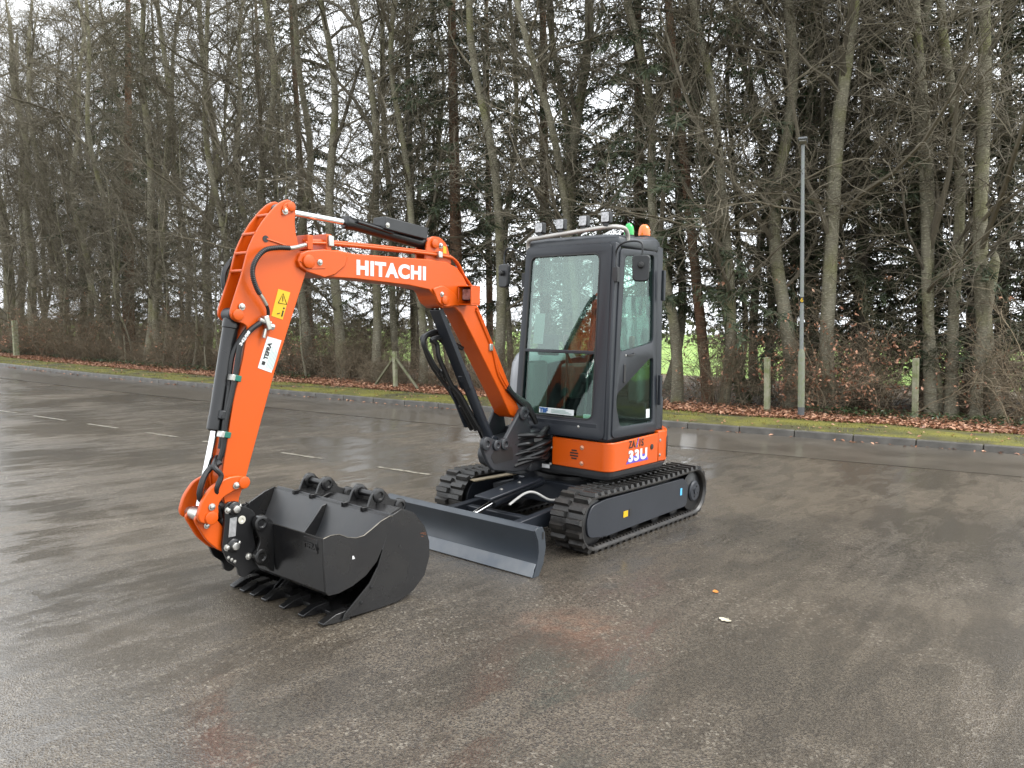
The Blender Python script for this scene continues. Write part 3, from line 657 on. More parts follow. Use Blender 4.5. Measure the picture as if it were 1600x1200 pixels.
# one staggered tread bar: two bevelled blocks across the belt (local: x along travel, y across, z out)
for (ya, yb, xo) in ((-.148, -.005, -.020), (.005, .148, .022)):
    for (p0, p1, h) in ((ya, yb, .03),):
        vs = [(xo-.026, p0, 0), (xo+.026, p0, 0), (xo+.026, p1, 0), (xo-.026, p1, 0), (xo-.017, p0+.008, h), (xo+.017, p0+.008, h), (xo+.017, p1-.008, h), (xo-.017, p1-.008, h)]
        lug.add(vs, [(3, 2, 1, 0), (4, 5, 6, 7), (0, 1, 5, 4), (1, 2, 6, 5), (2, 3, 7, 6), (3, 0, 4, 7)])
lug_me = lug.mesh('tread_lug'); lug_me.materials.append(RUBBER)
for side in (1, -1):
    yc = side*.625
    tk = MB(); path = track_path(110); n = len(path)
    vs = []; fs = []
    for (x, z, a) in path:
        zz = sag(x, z); c, s_ = math.cos(a), math.sin(a)
        for (dy, dr) in ((-.15, -.004), (-.15, .006), (.15, .006), (.15, -.004), (.13, -.02), (-.13, -.02)):
            vs.append((x+c*dr, yc+dy, zz+s_*dr))
    for i in range(n):
        for j in range(6): fs.append((i*6+j, i*6+(j+1) % 6, ((i+1) % n)*6+(j+1) % 6, ((i+1) % n)*6+j))
    tk.add(vs, fs)
    T = part(tk, 'rubber_track', RUBBER, 0)
    T['label'] = 'rubber track beside the number panel' if side > 0 else 'rubber track on the far side behind the blade'
    m = 52
    for i in range(m):
        x, z, a = track_path(m)[i]
        o = bpy.data.objects.new('tread_lug', lug_me); COL.objects.link(o); o.parent = T
        c, s_ = math.cos(a), math.sin(a)
        X = Vector((-s_, 0, c)); Z = Vector((c, 0, s_)); Y = Z.cross(X)
        mm = Matrix((X, Y, Z)).transposed().to_4x4(); mm.translation = Vector((x+c*.005, yc, sag(x, z)+s_*.005)); o.matrix_world = mm
    # side frame, wheels, rollers
    yo = side*.752; yi = side*.50
    prof = rpoly([(-.70, .115), (.70, .095), (.93, .13), (.96, .25), (.90, .375), (.70, .40), (-.62, .385), (-.72, .32)], .06)
    F = part(MB().prism(prof, min(yo-side*.03, yo), max(yo-side*.03, yo)), 'track_frame_plate', GREY, .006)
    part(MB().box(-.7, .75, min(side*.52, side*.72), max(side*.52, side*.72), .14, .37), 'track_frame_beam', GREY, .01)
    part(MB().prism(prof, min(side*.50, side*.52), max(side*.50, side*.52)), 'track_frame_inner_plate', GREY, .004)
    for wx, nm in ((TX, 'idler_wheel'), (-TX, 'drive_sprocket')):
        part(MB().lathe([(.12, -.11), (.185, -.10), (.185, .10), (.12, .11), (.10, .118)], (wx, yc, TZ), (0, side, 0), 28), nm, BLACK, .004)
    hub = part(MB().lathe([(.10, .10), (.10, .128), (.085, .14), (.03, .142), (.03, .15), (.0, .15)], (-TX, yc, TZ), (0, side, 0), 24), 'sprocket_hub', GREY)
    for k in range(4):
        a = k*PI/2+.4; bolt((-TX+.05*math.cos(a), yc+side*.141, TZ+.05*math.sin(a)), (0, side, 0), .006, .006, BLACK)
    for k in range(4):
        part(MB().lathe([(.05, -.1), (.075, -.09), (.075, .09), (.05, .1)], (-.51+.34*k, yc, .115), (0, side, 0), 16), 'track_roller', BLACK)
    gd = MB()
    for k in range(34):
        x = -.80+k*.0495; gd.box(x, x+.022, yo-.012, yo+.006, .037, .062)
    tag(part(gd, 'track_guide_row', RUBBER), kind='stuff')
    if side > 0:
        quad('yellow_sticker', [(.43, .754, .205), (.36, .754, .205), (.36, .754, .255), (.43, .754, .255)], YELLOW, F)
        part(MB().box(.30, .335, .75, .7545, .20, .262), 'frame_slot', INK, 0, F)
        quad('blue_sticker', [(-.555, .754, .235), (-.59, .754, .235), (-.59, .754, .30), (-.555, .754, .30)], BLUE, F)
        for k in range(5): bolt((.80-.03*k, .753, .10+.006*(k % 2)), (0, 1, 0), .005, .006, BLACK, F)
lf = MB().box(-.45, .5, -.36, .36, .22, .42)
for sy in (-1, 1):
    for sx in (-1, 1): lf.bar((sx*.3, sy*.3, .33), (sx*.55, sy*.56, .27), .2, .12, (1, 0, 0))
part(lf, 'lower_frame', GREY, .015)
part(MB().lathe([(.40, .41), (.40, .45), (.36, .46), (.36, .50), (.42, .505), (.42, .54)], (0, 0, 0), (0, 0, 1), 40), 'swing_bearing', BLACK)

# ---- dozer blade
BX = 1.64
bp_ = [(BX-.045, .335), (BX-.02, .325), (BX-.052, .25), (BX-.062, .17), (BX-.045, .09), (BX-.01, .035)]
BL = part(MB().strip([(a, b) for a, b in bp_], -.775, .775, .016), 'dozer_blade', GREYL, .003)
part(MB().strip([(BX-.034, .085), (BX-.004, .03), (BX+.012, .0)], -.775, .775, .014), 'cutting_edge', mat('worn_blade_edge', (.11, .125, .145), .4, color2=(.16, .17, .18), scale=7), .002, BL)
part(MB().tube([(BX-.05, -.775, .335), (BX-.05, .775, .335)], .016, 10), 'top_roll', GREYL, 0, BL)
for sy in (-1, 1):
    ep = [(BX-.02, .345), (BX+.004, .33), (BX-.035, .25), (BX-.045, .17), (BX-.03, .09), (BX+.012, .0), (BX-.05, .0), (BX-.10, .08), (BX-.125, .19), (BX-.11, .30), (BX-.08, .345)]
    part(MB().prism(ep, sy*.775-.006, sy*.775+.006+.003*sy), 'end_plate', GREYL, .002, BL)
    MB().prism(rpoly([(BX-.098, .255), (BX-.078, .255), (BX-.078, .31), (BX-.098, .31)], .01), sy*.786, sy*.7875).build('slot', INK, BL)
    part(MB().bar((.45, sy*.33, .25), (BX-.07, sy*.36, .19), .07, .12), 'blade_arm', GREY, .008)
part(MB().bar((1.12, -.36, .21), (1.12, .36, .21), .07, .09, (1, 0, 0)), 'blade_cross_member', GREY, .008)
part(MB().box(BX-.2, BX-.06, -.06, -.03, .12, .30).box(BX-.2, BX-.06, .03, .06, .12, .30), 'blade_cylinder_lug', GREY, .004, BL)
part(MB().cyl((.55, 0, .42), (1.2, 0, .33), .042), 'blade_cylinder', GREY, .003)
part(MB().cyl((1.2, 0, .33), (1.53, 0, .25), .022, 14), 'blade_cylinder_rod', CHROME)
part(MB().lathe([(.05, -.05), (.05, .05)], (1.53, 0, .25), (0, 1, 0), 18), 'rod_eye', GREY, .004)
CV = part(MB().obox((1.02, .03, .432), (.8, 0, -.085), (0, 1, 0), (.085, 0, .8), .66, .17, .02), 'cylinder_cover', GREY, .006)
for k in (-.13, .10): bolt((1.02+k, .03, .444-.106*k), (.1, 0, 1), .011, .008, STEEL, CV)
part(MB().tube(spline([(1.15, .14, .33), (1.0, .17, .40), (.9, .2, .40), (.78, .27, .33), (.62, .3, .33)]), .010, 8), 'grey_hose', mat('pale_hose', (.42, .42, .40), .45), 0)
part(MB().bar((.95, -.44, .415), (.45, -.34, .43), .07, .012), 'tan_strip', mat('tan_wood_strip', (.30, .25, .17), .7, color2=(.2, .16, .1), scale=20), .003)

# ---- upper structure
def arc(cx, cy, r, a0, a1, n): return [(cx+r*math.cos(R_(a0+(a1-a0)*i/n)), cy+r*math.sin(R_(a0+(a1-a0)*i/n))) for i in range(n+1)]
plan = [(.58, -.05), (.60, .0)]+[(.60, .62)]+arc(.52, .64, .08, 0, 90, 5)[1:]+arc(0, 0, .79, 108, 252, 26)+[(.05, -.76), (.28, -.66), (.40, -.42), (.50, -.2)]
flat = lambda a, b, c: (a, b, c)
sk = MB()
for z0, z1, s0, s1 in ((.515, .545, .93, .965), (.545, .585, .965, .99)):
    pr0 = [(x*s0, y*s0) for x, y in plan]; pr1 = [(x*s1, y*s1) for x, y in plan]; n = len(plan)
    sk.add([(x, y, z0) for x, y in pr0]+[(x, y, z1) for x, y in pr1], [tuple(range(n))[::-1], tuple(range(n, 2*n))]+[(i, (i+1) % n, n+(i+1) % n, n+i) for i in range(n)])
part(sk, 'upper_frame_skirt', mat('skirt_grey', (.05, .052, .056), .45), 0)
inner = [(x*.9, y*.9) for x, y in plan]
part(MB().prism(inner, .58, .86, lambda a, b, c: (a, b, c)), 'upper_frame_core', BLACK, .01)
# orange side cover: front panel, rounded corner, side panel as one shell
def shell(outline, z0, z1, th, name, m, bevel=.006, ztop=None):
    n = len(outline); P = [Vector((x, y)) for x, y in outline]; Q = []
    for i in range(n):
        t = (P[min(i+1, n-1)]-P[max(i-1, 0)]).normalized(); Q.append(P[i]+Vector((-t.y, t.x))*th)
    vs = []; fs = []; lev = [z0, z1]
    for p, q in zip(P, Q):
        dz = ztop(p) if ztop else 0
        vs += [(p.x, p.y, z0), (p.x, p.y, z1+dz), (q.x, q.y, z1+dz), (q.x, q.y, z0)]
    for i in range(n-1):
        for j in range(4): fs.append((i*4+j, i*4+(j+1) % 4, (i+1)*4+(j+1) % 4, (i+1)*4+j))
    fs += [(0, 1, 2, 3), ((n-1)*4+3, (n-1)*4+2, (n-1)*4+1, (n-1)*4)]
    return part(MB().add(vs, fs), name, m, bevel)
fo = [(.605, .145), (.607, .3), (.607, .45), (.605, .60)]+arc(.525, .64, .08, 0, 90, 6)+[(.45, .722), (.25, .724), (.02, .724), (-.17, .722)]
SC = shell(fo, .588, .825, .02, 'orange_side_cover', ORANGE, .008, lambda p: .02*max(0, (.5-p.x))/.7)
RC = shell([(-.178, .722), (-.22, .72)]+arc(0, 0, .79, 112, 250, 26)+[(-.1, -.76), (.05, -.76)], .588, .86, .05, 'orange_rear_cover', ORANGE, .01)
shell(arc(0, 0, .80, 112, 250, 20), .62, .80, .02, 'rear_bumper', PLASTIC, .008)
for z in (.635, .765):
    bolt((.608, .452, z), (1, 0, 0), .013, .008, mat('copper_bolt', (.75, .42, .28), .3, metal=.7), SC)
    bolt((-.205, .722, z+.012), (0, 1, 0), .010, .006, STEEL, RC)
vg = MB()
for k in range(4):
    z = .668+k*.022; w = math.sqrt(max(.0, .042**2-(z-.701)**2)); vg.box(.600, .6095, .375-w, .375+w, z-.006, z+.006)
part(vg, 'vent_slots', INK, 0, SC)
part(MB().lathe([(.024, 0), (.024, .004), (.018, .006)], (-.055, .7245, .735), (0, 1, 0), 18), 'filler_plug', INK, 0, SC)
text('lettering', 'ZA', .083, INK, SC, (.328, .7265, .762), (-1, 0, 0), (0, 0, 1), .0015, sp=1.1, fit=.102)
text('lettering', 'X', .083, YELLOW, SC, (.218, .7265, .762), (-1, 0, 0), (0, 0, 1), .0015, fit=.048)
quad('emblem_stroke', [(.216, .7275, .757), (.202, .7275, .757), (.172, .7275, .835), (.186, .7275, .835)], PURPLE, SC)
text('lettering', 'IS', .083, INK, SC, (.160, .7265, .762), (-1, 0, 0), (0, 0, 1), .0015, sp=1.25, fit=.066)
MB().add([(.365, .7255, .632), (.0, .7255, .632), (.05, .7255, .69), (.31, .7255, .69)], [(0, 1, 2, 3)]).build('lettering_shadow', PURPLE, SC)
text('lettering', '33U', .122, WHITE, SC, (.335, .727, .650), (-1, 0, 0), (0, 0, 1), .006, sp=1.12, fit=.305)
# pale rounded cover and right-hand hood behind the boom
hd = MB(); n = 10
hp = [(.12, -.74), (.20, -.60), (.16, -.34), (-.45, -.34), (-.60, -.40), (-.5, -.6), (-.25, -.755), (-.05, -.775)]
lv = [(.86, 1.0), (1.25, 1.0), (1.40, .95), (1.49, .82), (1.52, .6)]
vs = []; fs = []; k = len(hp); cx, cy = -.12, -.52
for z, s_ in lv: vs += [(cx+(x-cx)*s_, cy+(y-cy)*s_, z) for x, y in hp]
for i in range(len(lv)-1):
    for j in range(k): fs.append((i*k+j, i*k+(j+1) % k, (i+1)*k+(j+1) % k, (i+1)*k+j))
fs += [tuple(range(k))[::-1], tuple((len(lv)-1)*k+j for j in range(k))]
part(hd.add(vs, fs), 'pale_hood', HOOD, .03, EX, 60)
part(MB().prism([(x*.97, y*.97) for x, y in arc(0, 0, .77, 115, 235, 16)]+[(-.15, -.3), (-.15, .6)], .86, 1.15, flat), 'engine_hood', GREY, .02)

# ---- cab (built in floor coordinates, drawn in towards the roof)
Z0, Z1 = .84, 2.445
def C(x, y, z):
    t = (z-Z0)/(Z1-Z0)
    return Vector((x*(1-.17*t) if x > 0 else x, y*(1-.055*t) if y > 0 else y*(1-.06*t), z))
def pil(pts, w, d, name='cab_pillar', m=GREY, bevel=.012, parent=EX):
    mb = MB(); vs = []; fs = []
    for (x, y, z) in pts:
        for dx, dy in ((-d/2, -w/2), (d/2, -w/2), (d/2, w/2), (-d/2, w/2)): vs.append(C(x+dx, y+dy, z))
    for i in range(len(pts)-1):
        for j in range(4): fs.append((i*4+j, i*4+(j+1) % 4, i*4+4+(j+1) % 4, i*4+4+j))
    fs += [(3, 2, 1, 0), tuple(len(pts)*4-4+j for j in range(4))]
    return part(mb.add(vs, fs), name, m, bevel, parent)
front = lambda y, z, w: C(.60+w, y, z)
FR = link('cab_front_frame', plate_mesh('cab_front_frame', rpoly([(-.26, .845), (.665, .845), (.665, 2.42), (-.26, 2.43)], .05),
     [rpoly([(-.20, 1.0), (.55, 1.0), (.55, 2.345), (-.195, 2.345)], .07, 6)], .045, front, .006), GREY, EX)
MB().prism(rpoly([(-.205, .995), (.555, .995), (.555, 1.54), (-.205, 1.54)], .05), .596, .604, lambda a, b, c: C(c, a, b)).build('lower_front_window', LGLASS, EX)
MB().prism(rpoly([(-.205, 1.545), (.555, 1.545), (.555, 2.35), (-.205, 2.35)], .06), .607, .615, lambda a, b, c: C(c, a, b)).build('upper_front_window', FGLASS, EX)
rub = MB()
ring = [front(y, z, .024) for y, z in rpoly([(-.20, 1.0), (.55, 1.0), (.55, 2.345), (-.195, 2.345)], .07, 6)]; rub.tube(ring+[ring[0]], .009, 6, False)
part(rub, 'window_seal', INK, 0)
pil([(.615, -.2, 1.528), (.615, -.2, 1.558)], .01, .02, 'seal_end', INK, 0)
part(MB().prism([(-.2, 1.53), (.55, 1.53), (.55, 1.556), (-.2, 1.556)], .60, .63, lambda a, b, c: C(c, a, b)), 'window_rail', GREY, .004)
pil([(.565, .655, .845), (.575, .655, 1.6), (.565, .655, 2.43)], .085, .10, 'front_left_pillar')
pil([(.565, -.235, .845), (.565, -.235, 2.43)], .05, .08, 'front_right_pillar')
pil([(-.22, .655, .86), (-.22, .655, 2.46)], .06, .13, 'rear_left_pillar')
pil([(-.50, .45, .86), (-.50, .45, 2.46)], .10, .07, 'rear_pillar')
pil([(-.55, -.23, .86), (-.55, -.23, 2.46)], .06, .06, 'rear_pillar')
part(MB().add([C(*p) for p in [(.57, -.25, .84), (.57, .66, .84), (-.2, .68, .84), (-.5, .5, .84), (-.58, .1, .84), (-.58, -.25, .84)]]+[C(*p) for p in [(.57, -.25, .93), (.57, .66, .93), (-.2, .68, .93), (-.5, .5, .93), (-.58, .1, .93), (-.58, -.25, .93)]],
     [(5, 4, 3, 2, 1, 0), (6, 7, 8, 9, 10, 11)]+[(i, (i+1) % 6, 6+(i+1) % 6, 6+i) for i in range(6)]), 'cab_floor', PLASTIC, .008)
part(MB().box(.605, .622, -.20, .60, .865, .975), 'front_sill_panel', GREY, .006)
for y in (-.02, .42): bolt((.622, y, .935), (1, 0, 0), .008, .006)
# roof: front rim and raised rear visor
rp = [(.60, -.25), (.61, .60), (.55, .70), (.2, .72), (-.12, .72), (-.34, .62), (-.55, .3), (-.58, -.2), (-.5, -.26)]
rf = MB(); vs = []; fs = []; n = len(rp)
for z, s_, dx in ((2.40, .985, 0), (2.425, 1.0, 0), (2.475, .99, 0), (2.50, .93, 0)):
    for x, y in rp:
        extra = .035*max(0, min(1, (.25-x)/.3)) if z > 2.43 else 0
        c = C(x*s_, y*s_, 2.43); vs.append((c.x, c.y, z+extra))
for i in range(3):
    for j in range(n): fs.append((i*n+j, i*n+(j+1) % n, (i+1)*n+(j+1) % n, (i+1)*n+j))
fs += [tuple(range(n))[::-1], tuple(3*n+j for j in range(n))]
part(rf.add(vs, fs), 'cab_roof', mat('roof_grey', (.042, .047, .055), .42, bump=.06, bscale=120), .012, EX, 50)
# door
side = lambda x, z, w: C(x, .688+w, z)
DR = link('cab_door', plate_mesh('cab_door', rpoly([(.565, .862), (.545, 2.385), (-.145, 2.41), (-.165, .862)], .05),
     [rpoly([(.455, 2.325), (-.085, 2.375), (-.085, 1.635), (.05, 1.61), (.47, 1.555), (.492, 1.60)], .045),
      rpoly([(.515, 1.215), (.515, 1.12), (.455, .965), (.42, .945), (-.09, .945), (-.09, 1.50), (-.02, 1.49)], .04)], .032, side, .005), GREY, EX)
MB().prism([(.46, 2.34), (-.09, 2.385), (-.09, 1.62), (.47, 1.545), (.50, 1.60)], .684, .690, lambda a, b, c: C(a, c, b)).build('door_window', GLASS, DR)
MB().prism([(.52, 1.22), (.52, 1.12), (.46, .955), (.42, .935), (-.1, .935), (-.1, 1.51), (-.02, 1.50)], .684, .690, lambda a, b, c: C(a, c, b)).build('door_window', GLASS, DR)
MB().prism(rpoly([(.425, 1.30), (.392, 1.30), (.392, 1.455), (.425, 1.455)], .012), .705, .716, lambda a, b, c: C(a, c, b)).build('door_handle', INK, DR, .004)
bolt(C(.395, .705, 1.525), (0, 1, 0), .010, .008, STEEL, DR, 'door_lock')
part(MB().tube(spline([C(.37, .71, 1.525), C(.33, .725, 1.527), C(.28, .725, 1.535), C(.26, .71, 1.54)], 4), .007, 6), 'pull_strap', INK, 0, DR)
for z in (2.12, 1.22):
    part(MB().box(-.19, -.155, .705, .735, z-.13, z+.13), 'door_hinge', GREY, .006, DR)
quad('white_sticker', [C(.0, .692, .985), C(-.06, .692, .985), C(-.06, .692, 1.06), C(.0, .692, 1.06)], PAPER, DR)
# rear and right-hand panes
MB().add([C(-.17, .69, 1.5), C(-.49, .49, 1.5), C(-.49, .49, 2.4), C(-.17, .69, 2.4)], [(0, 1, 2, 3)]).build('quarter_window', RGLASS, EX)
MB().add([C(-.53, .42, 1.62), C(-.56, -.2, 1.62), C(-.56, -.2, 2.38), C(-.53, .42, 2.38)], [(0, 1, 2, 3)]).build('rear_window', RGLASS, EX)
MB().add([C(.53, -.245, 1.38), C(-.52, -.245, 1.5), C(-.52, -.245, 2.38), C(.53, -.245, 2.38)], [(0, 1, 2, 3)]).build('right_window', RGLASS, EX)
part(MB().add([C(.53, -.25, .86), C(-.55, -.25, .86), C(-.55, -.25, 1.5), C(.53, -.25, 1.38)]+[C(.53, -.22, .86), C(-.55, -.22, .86), C(-.55, -.22, 1.5), C(.53, -.22, 1.38)], [(3, 2, 1, 0), (4, 5, 6, 7), (0, 1, 5, 4), (1, 2, 6, 5), (2, 3, 7, 6), (3, 0, 4, 7)]), 'right_cab_panel', GREY)
# inside
part(MB().add([C(-.50, .48, .86), C(-.55, -.22, .86), C(-.55, -.22, 1.62), C(-.50, .48, 1.62)]+[C(-.47, .48, .86), C(-.52, -.22, .86), C(-.52, -.22, 1.62), C(-.47, .48, 1.62)], [(3, 2, 1, 0), (4, 5, 6, 7), (0, 1, 5, 4), (1, 2, 6, 5), (2, 3, 7, 6), (3, 0, 4, 7)]), 'rear_cab_panel', INTER)
part(MB().add([C(-.20, .67, .86), C(-.48, .49, .86), C(-.48, .49, 1.5), C(-.20, .67, 1.5)], [(0, 1, 2, 3)]), 'quarter_panel', INTER)
ST = part(MB().prism(rpoly([(-.38, 1.20), (.05, 1.24), (.07, 1.34), (-.36, 1.32)], .04), .02, .46), 'seat_cushion', SEATM, .03)
part(MB().prism(rpoly([(-.40, 1.28), (-.28, 1.30), (-.38, 1.86), (-.48, 1.84)], .04), .02, .46), 'seat_backrest', SEATM, .03)
part(MB().prism(rpoly([(-.44, 1.88), (-.37, 1.88), (-.39, 2.06), (-.46, 2.05)], .03), .12, .36), 'headrest', SEATM, .03)
fm = MB(); gx = 12; gy = 14; vs = []; fs = []; rng = random.Random(4)
for i in range(gx+1):
    for j in range(gy+1):
        u, v = i/gx, j/gy; y = .0+.48*u; z = 1.32+.72*v
        x = -.26-.13*v+.05*math.sin(u*PI)+.022*math.sin(u*15+v*4)*(.4+v)+.008*math.sin(v*19+u*7); vs.append((x, y, z))
for i in range(gx):
    for j in range(gy): a = i*(gy+1)+j; fs.append((a, a+1, a+gy+2, a+gy+1))
part(fm.add(vs, fs), 'seat_plastic_cover', FILM, 0, EX, 80)
part(MB().box(-.35, .02, .50, .62, 1.1, 1.42), 'left_console', INTER, .03)
part(MB().box(-.35, .1, -.16, -.02, 1.1, 1.42), 'right_console', INTER, .03)
for y, x in ((.56, .06), (-.09, .12)):
    part(MB().tube(spline([(x-.12, y, 1.40), (x-.02, y, 1.52), (x, y, 1.60), (x-.01, y, 1.68)], 4), [.012]*4+[.016]*4+[.022, .024, .026, .026, .02], 8), 'control_lever', mat('lever_brown', (.10, .03, .02), .45), 0)
for y in (.10, .32):
    part(MB().tube([(.40, y, .93), (.36, y, 1.30), (.33, y-.02, 1.62)], .011, 8), 'travel_lever', PLASTIC)
    part(MB().box(.40, .50, y-.05, y+.05, .935, .965), 'travel_pedal', YELLOW if y < .2 else PLASTIC, .006)
part(MB().box(.36, .42, -.18, .02, 1.50, 1.68), 'monitor', PLASTIC, .012)
part(MB().box(.32, .56, -.20, -.12, .93, 1.45), 'side_trim', INTER, .03)
quad('yellow_sticker', [(.43, .44, 1.10), (.43, .54, 1.10), (.43, .54, 1.24), (.43, .44, 1.24)], YELLOW, EX)
part(MB().box(.39, .428, .40, .60, .93, 1.45), 'door_side_trim', INTER, .02)
quad('white_sheet', [C(.585, -.14, 1.60), C(.585, -.03, 1.60), C(.585, -.02, 1.86), C(.585, -.13, 1.86)], PAPER, EX)
S_ = quad('dealer_sticker', [(.607, .0, 1.018), (.607, .36, 1.018), (.603, .36, 1.066), (.603, .0, 1.066)], PAPER, EX)
text('lettering', 'TBF', .052, mat('navy_ink', (.02, .10, .30), .5), S_, (.610, .008, 1.024), (0, 1, 0), (0, 0, 1), .003)
for k in range(3): quad('print_line', [(.6095, .13, 1.028+.011*k), (.6095, .34-.03*k, 1.028+.011*k), (.6090, .34-.03*k, 1.033+.011*k), (.6090, .13, 1.033+.011*k)], INKG, S_, .0006)
part(MB().box(.50, .53, .40, .50, .98, 1.03), 'white_box', PAPER, .004)
part(MB().tube([front(.50, 2.31, -.03), front(.47, 1.9, -.03), front(.455, 1.56, -.03)], .012, 6), 'wiper_arm', INK)
# roof rail, work lights, beacons, mirrors
part(MB().tube(spline([(.50, -.235, 2.40), (.51, -.235, 2.455), (.53, -.20, 2.492), (.535, -.1, 2.502), (.54, .25, 2.525), (.53, .55, 2.545), (.49, .64, 2.55), (.40, .665, 2.545), (.35, .665, 2.50), (.34, .66, 2.45)], 5), .019, 12), 'roof_rail', ALU)
for (y, z) in ((-.09, 2.585), (.13, 2.60), (.36, 2.61), (.575, 2.625)):
    L_ = part(MB().box(.50, .55, y-.042, y+.042, z-.045, z+.045), 'work_light', PLASTIC, .008)
    part(MB().prism(rpoly([(y-.035, z-.038), (y+.035, z-.038), (y+.035, z+.038), (y-.035, z+.038)], .01), .5505, .556, lambda a, b, c: (c, a, b)), 'lens', LENS, .002, L_)
    part(MB().box(.52, .545, y-.02, y+.02, z-.075, z-.04), 'lamp_bracket', PLASTIC, .003, L_)
for (x, y, z, m, r, nm, lb) in ((.09, .52, 2.50, GREENB, .042, 'green_beacon', 'green dome beacon'), (-.13, .54, 2.515, AMBER, .052, 'orange_beacon', 'orange dome beacon')):
    b_ = part(MB().lathe([(r*1.1, -.02), (r*1.1, .03), (r*.9, .035)], (x, y, z), (0, 0, 1), 20), 'beacon_base', PLASTIC)
    part(MB().lathe([(r, .035), (r*1.02, .05), (r*.98, .08), (r*.85, .108), (r*.55, .128), (r*.15, .136), (0, .136)], (x, y, z), (0, 0, 1), 24), nm, m, 0, b_)
def mirror(base, top, end, face, nm_label):
    b0 = Vector(base)
    A = part(MB().tube(spline([b0, b0+Vector((0, 0, .16)), Vector(top), Vector(end)+Vector((0, 0, .13)), Vector(end)], 6), .008, 8), 'mirror_arm', PLASTIC)
    part(MB().box(b0.x-.02, b0.x+.02, b0.y-.025, b0.y+.025, b0.z-.09, b0.z+.03), 'mirror_bracket', PLASTIC, .005, A)
    f = Vector(face).normalized(); sdv = f.cross(Vector((0, 0, 1))).normalized(); c = Vector(end)+Vector((0, 0, -.06))
    mb = MB(); pr = rpoly([(-.062, -.105), (.062, -.105), (.07, .10), (-.07, .10)], .035)
    mb.prism(pr, -.018, .018, lambda a, b, w: c+sdv*a+Vector((0, 0, 1))*b+f*w)
    part(mb, 'mirror', PLASTIC, .01, A)
    part(MB().lathe([(.022, 0), (.026, .015), (.02, .035), (.0, .04)], c+f*.018+Vector((0, 0, .02)), f, 12), 'mirror_joint', INK, 0, A)
mirror(C(.60, .70, 2.20), (.60, .80, 2.41), (.56, .92, 2.27), (.8, .45, 0), 'left')
mirror(C(.60, -.27, 2.18), (.60, -.36, 2.42), (.58, -.44, 2.25), (.97, -.2, 0), 'right')

# ---- swing post
YB = -.13
sp_prof = [(.86, 1.075), (.90, 1.07), (.925, 1.03), (1.09, .835), (1.17, .825), (1.24, .86), (1.33, .87), (1.365, .84), (1.365, .79), (1.30, .67), (1.235, .60), (.95, .55), (.80, .55), (.72, .60), (.70, .80), (.76, .88), (.81, 1.05)]
SW = part(MB().prism(rpoly(sp_prof, .03, 3), .0, .035).prism(rpoly([(min(x,1.06),z) for x,z in sp_prof if not (x>1.2 and z>.8)], .02, 3), -.26, -.23), 'swing_post', CAST, .01)
part(MB().prism(rpoly([(.70, .58), (1.10, .60), (1.13, .68), (1.12, .74), (1.05, .78), (.95, .83), (.70, .85)], .04), -.235, .005), 'post_body', CAST, .015, SW)
part(MB().cyl((.72, YB, .50), (.72, YB, .90), .11, 28), 'king_post', CAST, .008, SW)
part(MB().box(.45, .75, YB-.16, YB+.16, .52, .62).box(.45, .75, YB-.16, YB+.16, .80, .88), 'post_bracket', CAST, .02)
for (x, z, r) in ((1.325, .825, .040), (1.20, .80, .032), (1.10, .80, .036), (.865, 1.03, .042)):
    part(MB().lathe([(r*1.35, -.012), (r*1.35, .016), (r*1.05, .02), (r*.6, .021), (r*.6, .008), (0, .008)], (x, .035, z), (0, 1, 0), 20), 'pin_boss', CAST, .003, SW)
part(MB().prism(rpoly([(.98, .66), (1.22, .65), (1.27, .72), (1.20, .77), (1.0, .77)], .03), .030, .037), 'recess', INK, 0, SW)
hose_rng = random.Random(3)
for k in range(9):
    z = .60+.030*k; h1, h2, h3 = [hose_rng.uniform(-.035, .035) for _ in range(3)]
    part(MB().tube(spline([(.96, .02-.03*(k % 3), z), (.86, .06+h1, z+.02+h2), (.74, .10+h3, z+.03-h1), (.63, .11-h2, z+.05+h3*.6), (.52, .09+h1, .74+.012*k)], 6), hose_rng.choice((.014, .018, .021)), 8), 'post_hose', HOSE)
part(MB().box(.50, .585, .04, .13, .70, .80), 'valve_block', PLASTIC, .006)
part(MB().box(.55, .60, .02, .14, .80, .84), 'hose_clamp', PLASTIC, .006)
for z, y in ((.845, .06), (.845, .10), (.73, .135), (.59, .13)): bolt((.60, y, z), (1, 0, .3), .010, .012)
quad('white_tag', [(.612, .05, .552), (.612, .13, .552), (.612, .13, .585), (.612, .05, .585)], WHITE, EX)

# ---- boom
boom = [(2.973, 2.067), (2.992, 2.105), (2.967, 2.145), (2.927, 2.168), (2.808, 2.187), (2.685, 2.197), (2.569, 2.186), (2.2, 2.196), (1.90, 2.206), (1.70, 2.20), (1.59, 2.168), (1.526, 2.111), (1.455, 2.02), (1.34, 1.87), (1.154, 1.586), (.978, 1.304), (.83, 1.074), (.81, 1.01), (.88, .985), (.94, 1.02), (1.064, 1.198), (1.358, 1.586), (1.544, 1.828), (1.615, 1.872), (1.68, 1.865), (1.743, 1.862), (1.797, 1.895), (1.824, 1.945), (1.88, 1.99), (2.076, 2.009), (2.555, 2.024), (2.783, 2.02), (2.926, 2.045)]
BM = part(MB().prism(boom, YB-.085, YB+.085), 'boom', ORANGE, .007)
BM['label'] = 'orange boom with white lettering'
part(MB().prism([(2.985, 2.07), (3.0, 2.105), (2.98, 2.15), (2.93, 2.172), (2.808, 2.190), (2.69, 2.19), (2.62, 2.165), (2.64, 2.10), (2.72, 2.04), (2.8, 2.015), (2.926, 2.04)], YB-.098, YB+.098), 'boom_tip_cheek', ORANGE, .006, BM)
